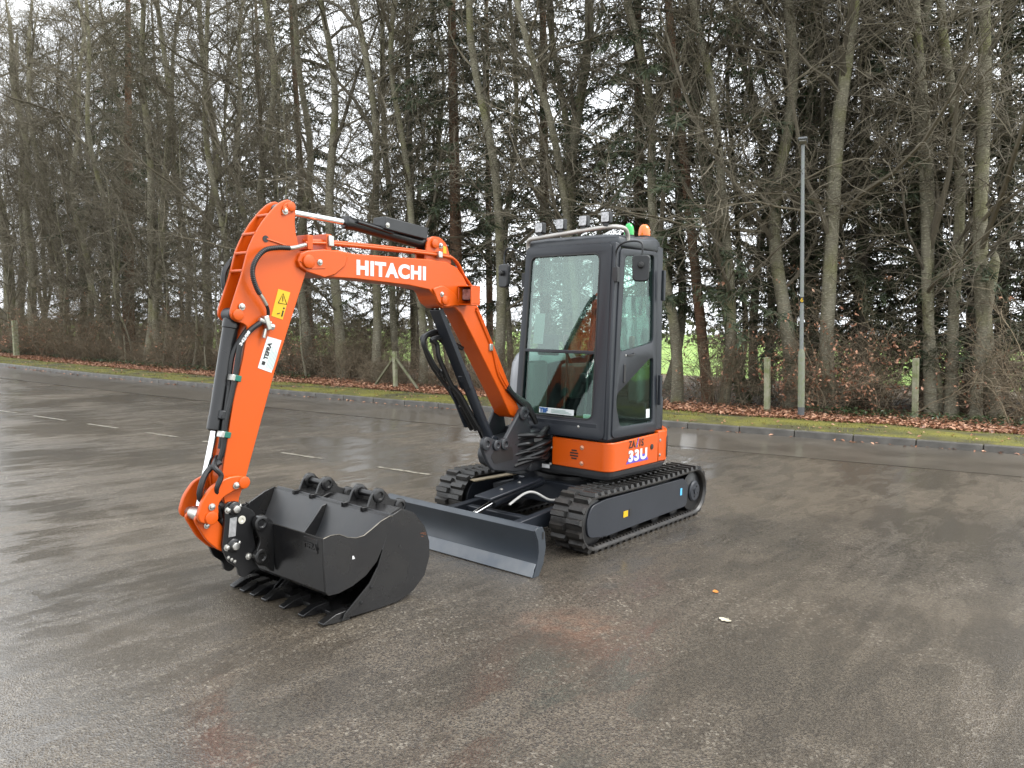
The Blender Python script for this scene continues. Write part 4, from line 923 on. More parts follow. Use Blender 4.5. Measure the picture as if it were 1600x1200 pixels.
part(MB().prism(rpoly([(1.62, 1.885), (1.73, 1.868), (1.80, 1.90), (1.83, 1.955), (1.86, 2.0), (1.75, 2.03), (1.62, 1.97), (1.56, 1.88)], .03), YB-.10, YB+.10), 'boom_cylinder_cheek', ORANGE, .006, BM)
for (x, z, r) in ((2.926, 2.105, .042), (1.735, 1.92, .034)):
    part(MB().lathe([(r, -.112), (r, .112), (r*.55, .118), (0, .118)], (x, YB, z), (0, 1, 0), 22), 'boom_pin', ORANGE, .003, BM)
for (x, z) in ((2.84, 2.107), (1.765, 1.962)): bolt((x, YB+.099, z), (0, 1, 0), .013, .014, STEEL, BM)
part(MB().tube([(2.985, YB+.099, 2.105), (2.90, YB+.099, 2.065), (2.80, YB+.099, 2.075)], .004, 6), 'weld_bead', ORANGE, 0, BM)
text('lettering', 'HITACHI', .126, WHITE, BM, (2.545, YB+.0862, 2.057), (-1, 0, .004), (0, 0, 1), .0065, sx=1.0, sp=1.12, fit=.625)
# bracket for the arm cylinder
part(MB().prism(rpoly([(1.895, 2.19), (1.885, 2.33), (1.84, 2.378), (1.745, 2.378), (1.68, 2.336), (1.62, 2.19)], .03), YB+.04, YB+.06).prism(rpoly([(1.895, 2.19), (1.885, 2.33), (1.84, 2.378), (1.745, 2.378), (1.68, 2.336), (1.62, 2.19)], .03), YB-.06, YB-.04), 'arm_cylinder_bracket', ORANGE, .005, BM)
part(MB().lathe([(.034, -.075), (.034, .075), (.02, .08), (0, .08)], (1.81, YB, 2.325), (0, 1, 0), 20), 'bracket_pin', ORANGE, .003, BM)
bolt((1.745, YB+.06, 2.318), (0, 1, 0), .014, .014, STEEL, BM)
quad('yellow_sticker', [(1.72, YB+.0605, 2.265), (1.685, YB+.0605, 2.265), (1.69, YB+.0605, 2.315), (1.72, YB+.0605, 2.32)], YELLOW, BM)
for (dy, dz) in ((.075, .03), (.05, .045), (-.06, .04)):
    part(MB().tube(spline([(2.93, YB+dy, 2.19+dz), (2.7, YB+dy, 2.205+dz), (2.2, YB+dy, 2.215+dz), (1.75, YB+dy, 2.215+dz), (1.60, YB+dy, 2.19+dz), (1.50, YB+dy, 2.08+dz), (1.40, YB+dy, 1.99+dz)], 6), .010, 8), 'steel_pipe', ORANGE, 0, BM)
for x in (2.76, 2.90): part(MB().box(x-.02, x+.02, YB-.08, YB+.085, 2.18, 2.29 if x < 2.8 else 2.27), 'pipe_bracket', ORANGE, .004, BM)
part(MB().box(2.73, 2.77, YB+.06, YB+.10, 2.215, 2.28), 'pipe_clamp', STEEL, .004, BM)
part(MB().box(1.76, 1.80, YB+.07, YB+.10, 2.225, 2.27), 'pipe_clamp', STEEL, .004, BM)
for k, dz in enumerate((0, .03)):
    part(MB().tube(spline([(1.38, YB+.089, 1.86+dz*.6), (1.22, YB+.089, 1.62+dz), (1.17, YB+.089, 1.53+dz), (1.10, YB+.089, 1.35+dz*1.2), (.98, YB+.089, 1.21+dz)], 5), .009, 8), 'steel_pipe', ORANGE, 0, BM)
part(MB().box(1.18, 1.22, YB+.08, YB+.10, 1.545, 1.60), 'pipe_clamp', STEEL, .004, BM)
for k in range(4):
    part(MB().tube(spline([(1.0-.02*k, YB+.095-.02*k, 1.24+.015*k), (.86, YB+.10-.02*k, 1.13+.02*k), (.74, YB+.12, 1.04+.015*k), (.66, YB+.14, .93)], 5), .02, 8), 'boom_foot_hose', HOSE)
part(MB().tube(spline([(1.50, YB-.03, 2.18), (1.42, YB-.03, 2.10), (1.33, YB-.04, 1.95), (1.22, YB-.05, 1.75), (1.12, YB-.05, 1.60)], 5), .022, 8), 'boom_back_hose', HOSE)
# lamp in its box on the side of the boom
LB = MB()
LX0, LX1, LZ0, LZ1 = 1.485, 1.585, 1.89, 2.035
for (a, b, c, d) in ((LX0, LX1, LZ0, LZ0+.01), (LX0, LX1, LZ1-.01, LZ1), ): LB.box(a, b, YB+.087, YB+.224, c, d)
LB.box(LX0, LX1, YB+.214, YB+.224, LZ0+.01, LZ1-.01).box(LX0, LX1, YB+.087, YB+.097, LZ0+.01, LZ1-.01).box(LX0, LX0+.01, YB+.097, YB+.214, LZ0+.01, LZ1-.01)
LBX = part(LB, 'boom_lamp_box', ORANGE, .003, BM)
part(MB().box(LX0+.015, LX1-.03, YB+.105, YB+.206, LZ0+.035, LZ1-.018), 'boom_lamp', PLASTIC, .006, LBX)
part(MB().box(LX1-.03, LX1-.024, YB+.112, YB+.20, LZ0+.042, LZ1-.025), 'boom_lamp_lens', LENSR, .003, LBX)

# ---- arm cylinder
part(MB().cyl((3.055, YB, 2.405), (2.56, YB, 2.392), .020, 16), 'arm_cylinder_rod', CHROME)
part(MB().lathe([(.04, -.04), (.04, .04)], (3.06, YB, 2.405), (0, 1, 0), 18), 'rod_eye', BLACK, .004)
part(MB().lathe([(.036, 0), (.045, .01), (.045, .05), (.041, .06), (.041, .70), (.036, .74), (.03, .76)], (2.58, YB, 2.395), (-.75, 0, -.075), 24), 'arm_cylinder_barrel', BLACK)
part(MB().tube(spline([(2.50, YB+.045, 2.40), (2.30, YB+.05, 2.375), (2.2, YB+.05, 2.36)], 4), .010, 8), 'cylinder_pipe', BLACK)
part(MB().obox((2.085, YB+.005, 2.405), (1, 0, .079), (0, 1, 0), (-.079, 0, 1), .40, .13, .085), 'cylinder_guard', mat('guard_black', (.018, .019, .021), .42), .006)
bolt((2.265, YB+.07, 2.405), (0, 1, 0), .012, .01)
part(MB().tube(spline([(1.90, YB+.02, 2.36), (1.86, YB+.02, 2.33), (1.88, YB+.02, 2.27), (1.98, YB+.02, 2.25)], 4), .014, 8), 'cylinder_hose', HOSE)

# ---- boom cylinder in front of the boom foot
bt = Vector((1.745, YB, 1.925)); bb = Vector((1.09, YB, .805)); bd = (bb-bt); bl_ = bd.length; bd.normalize(); bn = Vector((-bd.z, 0, bd.x))
part(MB().cyl(bt, bt+bd*.75, .021, 16), 'boom_cylinder_rod', CHROME)
part(MB().lathe([(.045, -.05), (.045, .05)], bt, (0, 1, 0), 20), 'rod_eye', BLACK, .004)
part(MB().lathe([(.036, .64), (.046, .65), (.046, .70), (.042, .705), (.042, bl_-.04), (.036, bl_)], bt, bd, 26), 'boom_cylinder_barrel', GREY)
part(MB().lathe([(.05, -.055), (.05, .055)], bb, (0, 1, 0), 20), 'barrel_eye', GREY, .004)
gmid = bt+bd*.42-bn*.012
part(MB().obox(gmid+bn*.045, bd, (0, 1, 0), bn, .70, .105, .012).obox(gmid+bn*.025+Vector((0, .047, 0)), bd, (0, 1, 0), bn, .70, .010, .035).obox(gmid+bn*.025-Vector((0, .047, 0)), bd, (0, 1, 0), bn, .70, .010, .035), 'boom_cylinder_guard', GREY, .004)
for k, off in ((0, -.02), (1, .02)): bolt(bt+bd*.02+Vector((.02, .055, off)), (0, 1, 0), .010, .008)
pg = part(MB().prism([(1.46, 1.257), (1.369, 1.266), (1.172, .918), (1.268, .92)], -.255, -.243), 'hose_guard_plate', GREY, .003)
for (x, z) in ((1.385, 1.19), (1.33, 1.10)): bolt((x, -.243, z), (0, 1, 0), .011, .01, STEEL, pg)
for k, dy in ((0, 0), (1, -.05), (2, .04)):
    part(MB().tube(spline([(1.50-.05*k, -.20+dy, 1.56), (1.60, -.22+dy, 1.68-.02*k), (1.70, -.24+dy, 1.665-.02*k), (1.745-.05*k, -.24+dy, 1.60), (1.68-.03*k, -.24+dy, 1.50), (1.60-.02*k, -.24+dy, 1.40), (1.48, -.24+dy, 1.32-.02*k), (1.40, -.22+dy, 1.20), (1.30, -.20+dy, 1.05), (1.20, -.18+dy, .9)], 6), .019, 8), 'loop_hose', HOSE)
for (x, z) in ((1.56, 1.37), (1.50, 1.33), (1.43, 1.25)): part(MB().lathe([(.024, -.02), (.026, 0), (.024, .02)], (x, -.235, z), (.7, 0, .7), 10), 'hose_fitting', BLACK)
part(MB().cyl((1.24, -.20, 1.02), (1.11, -.18, .80), .010, 8), 'cylinder_side_pipe', BLACK)

# ---- arm (dipper)
arm = [(3.052, 2.468), (3.013, 2.452), (2.996, 2.42), (3.004, 2.333), (2.996, 2.267), (2.976, 2.2), (2.954, 2.136), (2.917, 2.055), (3.052, 1.687), (3.152, 1.409), (3.226, 1.176), (3.336, .824), (3.354, .775), (3.386, .691), (3.382, .652), (3.415, .615), (3.455, .635), (3.479, .715), (3.49, .845), (3.414, 1.28), (3.354, 1.517), (3.321, 1.697), (3.351, 1.719), (3.401, 1.727), (3.431, 1.754), (3.431, 1.79), (3.36, 1.993), (3.319, 2.141), (3.278, 2.227), (3.225, 2.311), (3.161, 2.389), (3.107, 2.441)]
arm = rpoly(arm, .02, 2)
AM = part(MB().prism(arm, YB+.058, YB+.074), 'arm', ORANGE, .004)
AM['label'] = 'orange dipper arm hanging down to the buckets'
part(MB().prism(arm, YB-.074, YB-.058), 'arm_side_plate', ORANGE, .004, AM)
body = [(2.99, 2.25), (2.935, 2.055), (3.06, 1.687), (3.16, 1.409), (3.234, 1.176), (3.344, .824), (3.39, .69), (3.40, .64), (3.44, .66), (3.47, .72), (3.478, .845), (3.402, 1.28), (3.342, 1.517), (3.29, 1.72), (3.30, 1.80), (3.27, 2.0), (3.21, 2.15), (3.10, 2.30), (3.02, 2.40)]
part(MB().prism(body, YB-.06, YB+.06), 'arm_web', ORANGE, 0, AM)
for (x, z) in ((3.265, 2.24), (3.315, 2.125), (3.345, 2.02), (3.17, 2.36)): part(MB().cyl((x, YB-.065, z), (x, YB+.065, z), .010, 10), 'arm_rung', ORANGE, 0, AM)
for (x, z, r) in ((3.035, 2.424, .03), (3.386, 1.766, .034), (3.075, 2.40, .02)): part(MB().lathe([(r, -.086), (r, .086), (r*.6, .09), (0, .09)], (x, YB, z), (0, 1, 0), 20), 'arm_pin', ORANGE, .003, AM)
part(MB().prism(rpoly([(3.10, 2.36), (3.09, 2.43), (3.03, 2.46), (3.005, 2.42), (3.03, 2.39)], .02), YB+.074, YB+.082), 'pin_retainer', ORANGE, .003, AM)
for (x, z) in ((3.077, 2.392), (3.364, 1.813)): bolt((x, YB+.08, z), (0, 1, 0), .014, .014, STEEL, AM)
part(MB().tube([(3.20, YB+.075, 2.215), (3.12, YB+.077, 2.20), (3.03, YB+.077, 2.18)], .006, 6), 'arm_weld_line', ORANGE, 0, AM)
part(MB().lathe([(.020, .0), (.020, .003)], (3.205, YB+.074, 2.215), (0, 1, 0), 16), 'hose_hole', INK, 0, AM)
W_ = quad('warning_sticker', [(3.168, YB+.0745, 1.766), (3.091, YB+.0745, 1.746), (3.037, YB+.0745, 1.911), (3.121, YB+.0745, 1.928)], YELLOW, AM)
tri = [(3.122, 1.845), (3.062, 1.838), (3.088, 1.902)]
MB().tube([(x, YB+.077, z) for x, z in tri+tri[:1]], .0025, 4, False).build('warning_triangle', INK, W_)
MB().tube([(3.09, YB+.077, 1.855), (3.09, YB+.077, 1.885)], .0025, 4).build('warning_mark', INK, W_)
MB().tube([(3.098, YB+.077, 1.765), (3.088, YB+.077, 1.80)], .005, 4).tube([(3.13, YB+.077, 1.78), (3.11, YB+.077, 1.785)], .003, 4).lathe([(.006, 0), (.006, .001)], (3.083, YB+.077, 1.814), (0, 1, 0), 10).build('warning_figure', INK, W_)
D_ = quad('dealer_sticker', [(3.259, YB+.0745, 1.459), (3.168, YB+.0745, 1.428), (3.099, YB+.0745, 1.621), (3.195, YB+.0745, 1.645)], PAPER, AM)
up = Vector((-.064, 0, .19)).normalized(); lf_ = Vector((.95, 0, .31)).normalized()
text('lettering', 'TEFRA', .036, INK, D_, (3.198, YB+.0765, 1.505), up, lf_, .002, ext=.0004)
for k in range(6):
    o = Vector((3.222, YB+.0765, 1.465))-lf_*(.022+.009*k)
    quad('print_line', [o, o+lf_*.003, o+up*(.13-.012*(k % 3))+lf_*.003, o+up*(.13-.012*(k % 3))][::-1], INKG, D_, .0004)
MB().obox(Vector((3.222, YB+.077, 1.487))+lf_*.0, up, lf_, (0, 1, 0), .022, .022, .0008).build('logo_mark', INK, D_)
# corrugated hose and valve on the arm
hp = spline([(2.94, YB+.09, 2.205), (3.05, YB+.12, 2.175), (3.16, YB+.13, 2.165), (3.25, YB+.13, 2.14), (3.31, YB+.13, 2.07), (3.325, YB+.13, 2.0), (3.295, YB+.125, 1.92), (3.25, YB+.12, 1.86), (3.215, YB+.11, 1.81), (3.205, YB+.10, 1.77)], 8)
i0, i1 = 10, 52
cor = []; rad = []
for i in range(len(hp)-1):
    for k in range(4):
        cor.append(hp[i].lerp(hp[i+1], k/4)); rad.append(.0155 if k in (0, 1) else .0125)
part(MB().tube(cor[i0*4:i1*4], rad[i0*4:i1*4], 10), 'corrugated_hose', HOSE, 0, AM, 60)
part(MB().tube(hp[:i0+1], .013, 10), 'hose_ferrule', STEEL, 0, AM)
part(MB().tube(hp[i1:62], .012, 10), 'hose_ferrule', STEEL, 0, AM)
part(MB().tube(hp[60:], .010, 8), 'hose_end', HOSE, 0, AM)
V_ = part(MB().obox((3.215, YB+.10, 1.725), (.3, 0, 1), (0, 1, 0), (1, 0, -.3), .085, .04, .032), 'shut_off_valve', STEEL, .005, AM)
part(MB().cyl((3.19, YB+.10, 1.72), (3.265, YB+.10, 1.74), .016, 10).cyl((3.222, YB+.10, 1.69), (3.236, YB+.10, 1.635), .010, 10).cyl((3.17, YB+.10, 1.70), (3.20, YB+.10, 1.705), .02, 8), 'valve_fitting', STEEL, .002, V_)
part(MB().tube(spline([(3.255, YB+.10, 1.725), (3.32, YB+.088, 1.675), (3.375, YB+.086, 1.60), (3.40, YB+.08, 1.45), (3.43, YB+.075, 1.30), (3.465, YB+.07, 1.15), (3.48, YB+.07, 1.0), (3.51, YB+.05, .90)], 6), .0165, 8), 'arm_hose', HOSE, 0, AM)
part(MB().tube(spline([(3.30, YB+.05, 1.70), (3.40, YB+.05, 1.55), (3.435, YB+.045, 1.3), (3.48, YB+.04, 1.0)], 6), .014, 8), 'arm_hose', HOSE, 0, AM)
text('lettering', '342/08', .024, WHITE, AM, (3.383, YB+.1035, 1.588), (-.062, 0, .085), (.085, 0, .062), .001, ext=.0005, fit=.10)
part(MB().cyl((3.435, YB+.06, 1.36), (3.465, YB+.06, 1.18), .009, 8), 'arm_pipe', BLACK, 0, AM)
for (x, z) in ((3.405, 1.405), (3.472, 1.085)):
    part(MB().obox((x, YB+.075, z), (.25, 0, -1), (0, 1, 0), (1, 0, .25), .035, .05, .055), 'hose_clamp', GREENC, .004, AM)
    part(MB().obox((x+.022, YB+.075, z+.004), (.25, 0, -1), (0, 1, 0), (1, 0, .25), .036, .051, .022), 'clamp_strap', STEEL, .003, AM)
part(MB().obox((3.468, YB+.06, 1.195), (.2, 0, -1), (0, 1, 0), (1, 0, .2), .05, .04, .05), 'pipe_joint', PLASTIC, .006, AM)
# hose coil behind the arm's back edge
part(MB().tube(spline([(3.02, YB-.10, 2.22), (3.16, YB-.11, 2.18), (3.29, YB-.11, 2.11), (3.365, YB-.10, 2.02), (3.375, YB-.09, 1.93), (3.34, YB-.085, 1.84)], 6), .016, 8), 'far_hose', HOSE, 0, AM)

# ---- bucket cylinder
part(MB().lathe([(.034, -.02), (.048, 0), (.048, .045), (.044, .05), (.044, .56), (.046, .565), (.046, .635), (.036, .645)], (3.381, YB, 1.735), (.104, 0, -.60), 26), 'bucket_cylinder_barrel', BLACK)
part(MB().lathe([(.04, -.045), (.04, .045)], (3.386, YB, 1.766), (0, 1, 0), 18), 'barrel_eye', GREY, .004)
part(MB().cyl((3.482, YB, 1.14), (3.585, YB, .68), .0215, 16), 'bucket_cylinder_rod', CHROME)
part(MB().lathe([(.038, -.045), (.038, .045)], (3.60, YB, .635), (0, 1, 0), 18), 'rod_eye', STEEL, .004)
# ---- linkage
cl = rpoly([(3.386, .843), (3.338, .80), (3.364, .757), (3.418, .765), (3.501, .735), (3.535, .696), (3.530, .627), (3.574, .588), (3.643, .610), (3.657, .649), (3.632, .73), (3.572, .806), (3.47, .845)], .03, 3)
for sy in (-1, 1):
    K_ = part(MB().prism(cl, YB+sy*.10-.014, YB+sy*.10+.014), 'idler_link', ORANGE, .006)
    part(MB().lathe([(.036, -.02), (.036, .022), (.022, .025), (0, .025)], (3.375, YB+sy*.10, .800), (0, sy, 0), 20), 'link_pin', ORANGE, .003, K_)
    part(MB().lathe([(.038, -.02), (.038, .024), (.022, .027), (0, .027)], (3.578, YB+sy*.10, .628), (0, sy, 0), 20), 'link_pin', ORANGE, .003, K_)
    for (x, z) in ((3.425, .79), (3.575, .69)): bolt((x, YB+sy*.114, z), (0, sy, 0), .014, .016, STEEL, K_)
bl = rpoly([(3.655, .625), (3.60, .66), (3.53, .62), (3.44, .50), (3.40, .44), (3.43, .395), (3.50, .41), (3.58, .49)], .03, 3)
part(MB().prism(bl, YB-.062, YB-.04).prism(bl, YB+.04, YB+.062).prism(rpoly([(3.60, .60), (3.56, .62), (3.47, .5), (3.50, .44)], .02), YB-.045, YB+.045), 'bucket_link', ORANGE, .006)
part(MB().cyl((3.60, YB-.11, .635), (3.60, YB+.11, .635), .030, 18), 'link_cross_pin', STEEL, .003)
bolt((3.578, YB+.063, .575), (0, 1, 0), .012, .014)
part(MB().tube(spline([(3.50, YB+.08, .93), (3.57, YB+.07, .89), (3.615, YB+.08, .82), (3.62, YB+.07, .74), (3.56, YB+.05, .70), (3.50, YB+.05, .66), (3.47, YB+.04, .6)], 6), .017, 8), 'hitch_hose', HOSE)
part(MB().tube(spline([(3.49, YB+.02, .95), (3.55, YB+.10, .91), (3.52, YB+.12, .86), (3.545, YB+.11, .78), (3.50, YB+.06, .70)], 6), .015, 8), 'hitch_hose', HOSE)

# ---- quick hitch
hit = rpoly([(3.487, .674), (3.45, .70), (3.398, .672), (3.311, .628), (3.278, .584), (3.306, .499), (3.284, .394), (3.296, .315), (3.257, .258), (3.312, .262), (3.351, .228), (3.394, .245), (3.402, .298), (3.463, .347), (3.50, .438), (3.482, .581)], .02, 3)
QH = part(MB().prism(hit, YB+.07, YB+.092).prism(hit, YB-.092, YB-.07), 'quick_hitch', BLACK, .005)
part(MB().prism(rpoly([(3.44, .60), (3.33, .56), (3.32, .34), (3.43, .36), (3.45, .45)], .03), YB-.07, YB+.07), 'hitch_body', BLACK, .006, QH)
for (x, z) in ((3.425, .652), (3.432, .437)):
    part(MB().lathe([(.042, -.11), (.042, .10), (.03, .108), (0, .108)], (x, YB, z), (0, 1, 0), 20), 'hitch_pin', BLACK, .003, QH)
    part(MB().lathe([(.022, 0), (.022, .02), (.014, .022), (0, .022)], (x, YB+.108, z), (0, 1, 0), 14), 'pin_head', STEEL, .002, QH)
    bolt((x+.04, YB+.092, z-.004), (0, 1, 0), .014, .016, STEEL, QH)
    bolt((x-.032, YB+.092, z+.012), (0, 1, 0), .009, .016, STEEL, QH)
quad('data_plate', [(3.462, YB+.0925, .49), (3.418, YB+.0925, .49), (3.408, YB+.0925, .60), (3.452, YB+.0925, .60)], mat('brushed_plate', (.5, .5, .5), .35, metal=.6, var=.2, scale=30), QH)
part(MB().lathe([(.024, 0), (.024, .006), (.01, .006), (.008, .002), (0, .002)], (3.378, YB+.092, .578), (0, 1, 0), 16), 'washer', mat('cream_washer', (.6, .58, .5), .4, metal=.3), .001, QH)
bolt((3.335, YB+.092, .352), (0, 1, 0), .014, .012, STEEL, QH)
for k in range(3): bolt((3.462-.02*k, YB+.092, .372-.016*k), (0, 1, 0), .007, .008, STEEL, QH)
part(MB().tube([(3.30+.002*i+.012*math.cos(i*1.1), YB+.03+.012*math.sin(i*1.1), .66-.006*i) for i in range(20)], .006, 6), 'hitch_spring', HOSE, 0, QH)

# ---- grading bucket carried on the hitch
GY0, GY1 = -.75, .475
gs = [(3.19, .525), (3.183, .36), (3.172, .215), (3.15, .19), (3.08, .186), (2.98, .205), (2.88, .245), (2.80, .31), (2.75, .39), (2.71, .48), (2.68, .565)]
GB = part(MB().strip(gs, GY0, GY1, -.012), 'grading_bucket', BLACKW, 0)
GB['label'] = 'wide toothless bucket curled upward on the hitch'
sidep = [(3.19, .525), (3.14, .535), (3.08, .53), (3.02, .50), (2.96, .485), (2.90, .488), (2.84, .515), (2.77, .55), (2.70, .57), (2.68, .565)]
prof_side = sidep+gs[::-1][1:-1]
for y, nm in ((GY0, 'bucket_side'), (GY1, 'bucket_side')):
    part(MB().prism(prof_side, y-.007, y+.007), nm, BLACKW, .002, GB)
rim = [(x, GY1+.0075, z+.001) for x, z in sidep]
part(MB().tube(rim, .0022, 5), 'worn_rim', EDGEW, 0, GB)
rib = [(3.17, .50), (3.08, .40), (2.98, .35), (2.90, .37), (2.82, .45), (2.74, .54), (2.70, .55)]+[(2.715, .48), (2.755, .39), (2.805, .31), (2.885, .255), (2.985, .215), (3.08, .20), (3.16, .21)]
part(MB().prism(rib, -.145, -.131), 'bucket_divider', BLACKW, .002, GB)
part(MB().strip([(2.745, .37), (2.705, .475), (2.672, .575)], GY0+.01, GY1-.01, .008), 'lip_plate', BUCKIN, .001, GB)
part(MB().strip([(2.90, .25), (2.82, .312), (2.772, .39), (2.728, .482), (2.70, .56)], GY0+.01, GY1-.01, .004), 'bucket_lining', BUCKIN, 0, GB)
part(MB().bar((2.79, GY0+.01, .36), (2.79, GY1-.01, .36), .02, .02), 'wear_strip', BUCKIN, .003, GB)
for y in (YB-.115, YB+.115):
    ep = rpoly([(3.185, .54), (3.26, .60), (3.315, .56), (3.30, .50), (3.27, .44), (3.31, .36), (3.29, .29), (3.24, .28), (3.18, .22)], .03, 3)
    e_ = part(MB().prism(ep, y-.010, y+.010), 'bucket_ear', BLACKW, .003, GB)
    for (x, z) in ((3.272, .545), (3.272, .345)): part(MB().lathe([(.045, -.016), (.045, .02), (.034, .024), (.024, .024), (.022, .016), (0, .016)], (x, y, z), (0, 1, 0), 20), 'ear_boss', BLACKW, .002, e_)
for z in (.545, .345): part(MB().cyl((3.272, YB-.12, z), (3.272, YB+.12, z), .022, 14), 'bucket_pin', STEEL, 0, GB)
part(MB().box(3.184, 3.192, .30, .43, .43, .51), 'name_plate', BLACKW, .002, GB)
text('raised_lettering', 'TEFRA', .043, BLACKW, GB, (3.192, .305, .452), (0, 1, 0), (0, 0, 1), .002, ext=.005)
quad('chip_mark', [(2.985, GY1+.008, .365), (2.965, GY1+.008, .365), (2.975, GY1+.008, .385), (2.985, GY1+.008, .385)], WHITE, GB, .0008)

# =================================================================== two loose digging buckets
def dig_bucket(y0, y1, nteeth, label):
    yc = (y0+y1)/2; dx = -.022
    root = empty('digging_bucket', (2.7+dx, yc, 0)); tag(root, label, 'bucket', 'loose digging buckets beside the blade')
    def P(pts): return [(x+dx-(2.7+dx), z) for x, z in pts]
    def bp(mb, name, m, bevel=0, parent=root, ang=35): return mb.build(name, m, parent, bevel, ang)
    loc = lambda x, y, z: (x-2.7, y-yc, z)
    sh = P([(2.69, .56), (2.61, .585), (2.50, .54), (2.41, .44), (2.372, .34), (2.368, .24), (2.41, .13), (2.50, .055), (2.62, .018), (2.78, .012), (2.98, .020), (3.04, .026)])
    bp(MB().strip(sh, y0-yc+.008, y1-yc-.008, -.012), 'bucket_shell', BLACKW)
    sd_ = P([(2.69, .565), (2.61, .59), (2.50, .545), (2.405, .44), (2.366, .34), (2.362, .24), (2.405, .125), (2.50, .05), (2.62, .012), (2.78, .008), (2.98, .014), (3.05, .02), (3.03, .05), (2.86, .165), (2.80, .26), (2.74, .42)])
    for y in (y0, y1):
        s_ = bp(MB().prism(sd_, y-yc-.008, y-yc+.008), 'bucket_side', BLACKW, .002)
        sgn = 1 if y == y1 else -1
        ct = P([(3.07, .012), (3.05, .05), (2.87, .185), (2.81, .27), (2.79, .25), (2.85, .15), (2.96, .06)])
        MB().prism(ct, y-yc+sgn*.008, y-yc+sgn*.018).build('side_cutter', BLACKW, s_, .002)
        MB().lathe([(.009, 0), (.009, .002)], loc(2.62, y+sgn*.008, .36), (0, sgn, 0), 10).build('bolt_hole', INK, s_)
        for (x, z) in ((2.93, .085), (2.855, .16)): bolt(loc(x, y+sgn*.018, z), (0, sgn, 0), .010, .006, BLACK, s_)
        if y == y1:
            for (x, z, w_, h_) in ((2.45, .405, .05, .005), (2.425, .395, .03, .004), (2.44, .385, .02, .004)): quad('rust_scuff', [loc(x, y+.0082, z), loc(x-w_, y+.0082, z-.006), loc(x-w_, y+.0082, z-.006+h_), loc(x, y+.0082, z+h_)], mat('rust', (.16, .05, .015), .7, var=.3, scale=60), s_, .0004)
    bp(MB().box(2.94-2.7, 3.06-2.7, y0-yc, y1-yc, .010, .034), 'lip_plate', BLACKW, .004)
    for k in range(nteeth):
        y = y0+.03+(y1-y0-.06)*k/(nteeth-1)-yc
        tv = [(a_, b_+y, c_) for a_, b_, c_ in [(.30, -.034, .0), (.30, .034, .0), (.30, .034, .062), (.30, -.034, .062), (.40, -.03, .004), (.40, .03, .004), (.40, .03, .055), (.40, -.03, .055), (.485, -.026, .012), (.485, .026, .012), (.485, .026, .022), (.485, -.026, .022)]]
        bp(MB().add(tv, [(0, 1, 2, 3), (11, 10, 9, 8)]+[(i*4+j, i*4+(j+1) % 4, i*4+4+(j+1) % 4, i*4+4+j) for i in range(2) for j in range(4)]), 'bucket_tooth', BLACKW, .003)
    for y in (yc-.095, yc+.095):
        ear = P(rpoly([(2.70, .555), (2.66, .65), (2.60, .69), (2.545, .66), (2.50, .60), (2.44, .585), (2.40, .58), (2.365, .54), (2.40, .48), (2.44, .45), (2.52, .54), (2.62, .57)], .02, 3))
        e_ = bp(MB().prism(ear, y-yc-.009, y-yc+.009), 'bucket_ear', BLACKW, .003)
        for (x, z) in ((2.60, .64), (2.42, .545)):
            MB().lathe([(.048, -.016), (.048, .016), (.036, .022), (.024, .022), (.024, .012), (0, .012)], loc(x, y, z), (0, 1, 0), 20).build('ear_boss', BLACKW, e_, .002)
        MB().box(2.66-2.7, 2.735-2.7, y-yc-.012, y-yc+.012, .555, .585).build('ear_foot', BLACKW, e_, .002)
    for (x, z) in ((2.60, .64), (2.42, .545)): bp(MB().cyl(loc(x, yc-.1, z), loc(x, yc+.1, z), .022, 14), 'bucket_pin', BLACK)
    return root
dig_bucket(-.545, -.255, 3, 'narrow black toothed bucket with three close teeth, farther from the camera')
DB = dig_bucket(-.185, .455, 4, 'wide black toothed bucket on the ground with its curved side towards the camera')

# =================================================================== street furniture and small things
def post(x, y, h, name, label, w=.11):
    root = empty(name, (x, y, 0)); tag(root, label, 'post', 'concrete fence posts')
    q = UP.rotation_difference((UP+LEAN).normalized()); root.rotation_euler = q.to_euler()
    MB().box(-w/2, w/2, -w/2, w/2, .0, h+.1).build('post_shaft', CONC, root, .012)
    return root
post(-10.1, -2.14, 1.16, 'concrete_post', 'mossy concrete post just left of the lamp post')
post(-11.31, .43, 1.22, 'concrete_post', 'mossy concrete post in front of the three-stemmed clump at the right')
pb = post(-8.12, -11.56, .98, 'braced_concrete_post', 'concrete post with two sloping braces seen below the boom', .10)
for sy, dx in ((-1, -.1), (1, .1)):
    MB().bar((0, 0, .95), (dx*.5, sy*.92, .12), .055, .055, (1, 0, 0)).build('brace', mat('old_brace_concrete', (.17, .16, .11), .85, color2=(.10, .11, .05), scale=9), pb, .008)
post(-6.46, -34.61, 1.6, 'concrete_post', 'pale post among rusty leaves near the left edge', .2)
STK = mat('pale_stake', (.30, .28, .2), .8, var=.2)
for i, (x, y, h, lb) in enumerate(((-8.06, -21.3, .95, 'thin pale stake in the leaf drift just left of the arm'), (-8.1, -27.6, 1.2, 'thin pale stake left of the straight trunks at the left'))):
    o = MB().tube([(x, y, .05), (x+LEAN.x*h, y+LEAN.y*h, h*.6), (x+LEAN.x*h+.02, y+LEAN.y*h, h)], [.03, .028, .024], 8).build('wooden_stake', STK); tag(o, lb, 'stake', 'thin stakes at the wood edge')
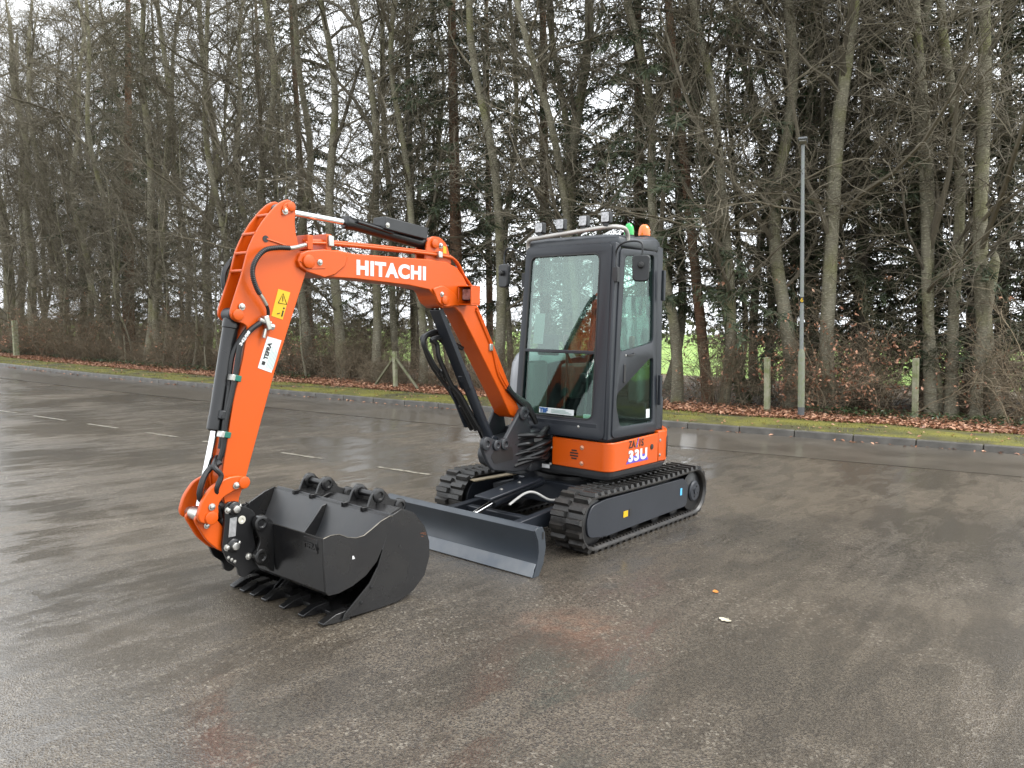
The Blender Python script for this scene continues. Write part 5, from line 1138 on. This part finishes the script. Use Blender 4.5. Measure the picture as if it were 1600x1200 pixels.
# lamp post
LPX = Vector((-9.51, -1.23, .1)); LP = empty('lamp_post', LPX); tag(LP, 'tall grey street lamp post with a numbered band at the edge of the wood', 'lamp post')
LP.rotation_euler = UP.rotation_difference((UP+Rt*(-.0395)).normalized()).to_euler()
MB().lathe([(.064, 0), (.064, .22)], (0, 0, 0), (0, 0, 1), 20).build('base_sleeve', mat('dark_sleeve', (.10, .105, .11), .6), LP)
MB().lathe([(.066, .22), (.066, 1.25), (.058, 1.30), (.041, 1.36)], (0, 0, 0), (0, 0, 1), 20).build('lower_shaft', POLEG, LP)
MB().lathe([(.040, 1.34), (.038, 3.5), (.034, 5.30)], (0, 0, 0), (0, 0, 1), 20).build('upper_shaft', POLE, LP)
MB().lathe([(.0415, 2.26), (.0415, 2.38)], (0, 0, 0), (0, 0, 1), 20).build('number_band', INK, LP)
tl = (Vector((5.78, 3.97, 0))-Vector((-9.51, -1.23, 0))).normalized(); sx2 = tl.cross(UP)*-1
text('lettering', '6', .11, YELLOW, LP, tl*.0425-sx2*.028+Vector((0, 0, 2.282)), sx2, (0, 0, 1), .003)
MB().box(-.012, .04, -.03, .03, .5, .9).build('access_door', POLEG, LP, .004)
dirn = Vector((.95, .3, 0))
MB().obox((dirn*.10)+Vector((0, 0, 5.36)), dirn, dirn.cross(UP), UP, .42, .17, .05).build('lantern', mat('lantern_grey', (.16, .17, .18), .5), LP, .02)
MB().obox((dirn*.12)+Vector((0, 0, 5.325)), dirn, dirn.cross(UP), UP, .3, .13, .015).build('lantern_glass', mat('lantern_lens', (.5, .5, .5), .2), LP, .004)
# loose leaves and a pale scrap on the tarmac
def loose(x, y, s_, rz, label, m, name='fallen_leaf', curl=.25):
    vs = []; n = 6
    for i in range(n+1):
        u = i/n-.5; w = .30*math.sin((i/n)*PI)**.7+.02+(.07*math.sin(i*2.7) if 'scrap' in name else 0)
        vs += [(u*s_, -w*s_, .006+curl*s_*abs(u)*.5+.015*s_), (u*s_, 0, .006+curl*s_*u*u), (u*s_, w*s_, .006+curl*s_*abs(u)*.5+.01*s_)]
    fs = [(i*3+j, i*3+j+1, i*3+j+4, i*3+j+3) for i in range(n) for j in range(2)]
    o = MB().add(vs, fs).build(name, m, None, 0, 60); o.location = (x, y, 0); o.rotation_euler = (0, 0, rz); tag(o, label, 'leaf' if 'leaf' in name else 'scrap'); return o
LO = mat('orange_leaf', (.55, .20, .04), .5, var=.15, scale=30); LB_ = mat('brown_leaf', (.25, .11, .05), .6, var=.15, scale=30)
loose(1.053, 1.852, .06, .6, 'single orange leaf lying on the tarmac right of the machine', LO)
loose(1.485, 2.113, .085, 1.3, 'pale dry scrap lying on the tarmac in the right foreground', mat('pale_scrap', (.55, .50, .38), .7, var=.25, scale=40), 'dry_scrap', .1)
loose(-7.35, .347, .13, 2.0, 'curled brown leaf lying in the gutter below the kerb at the right', LB_)
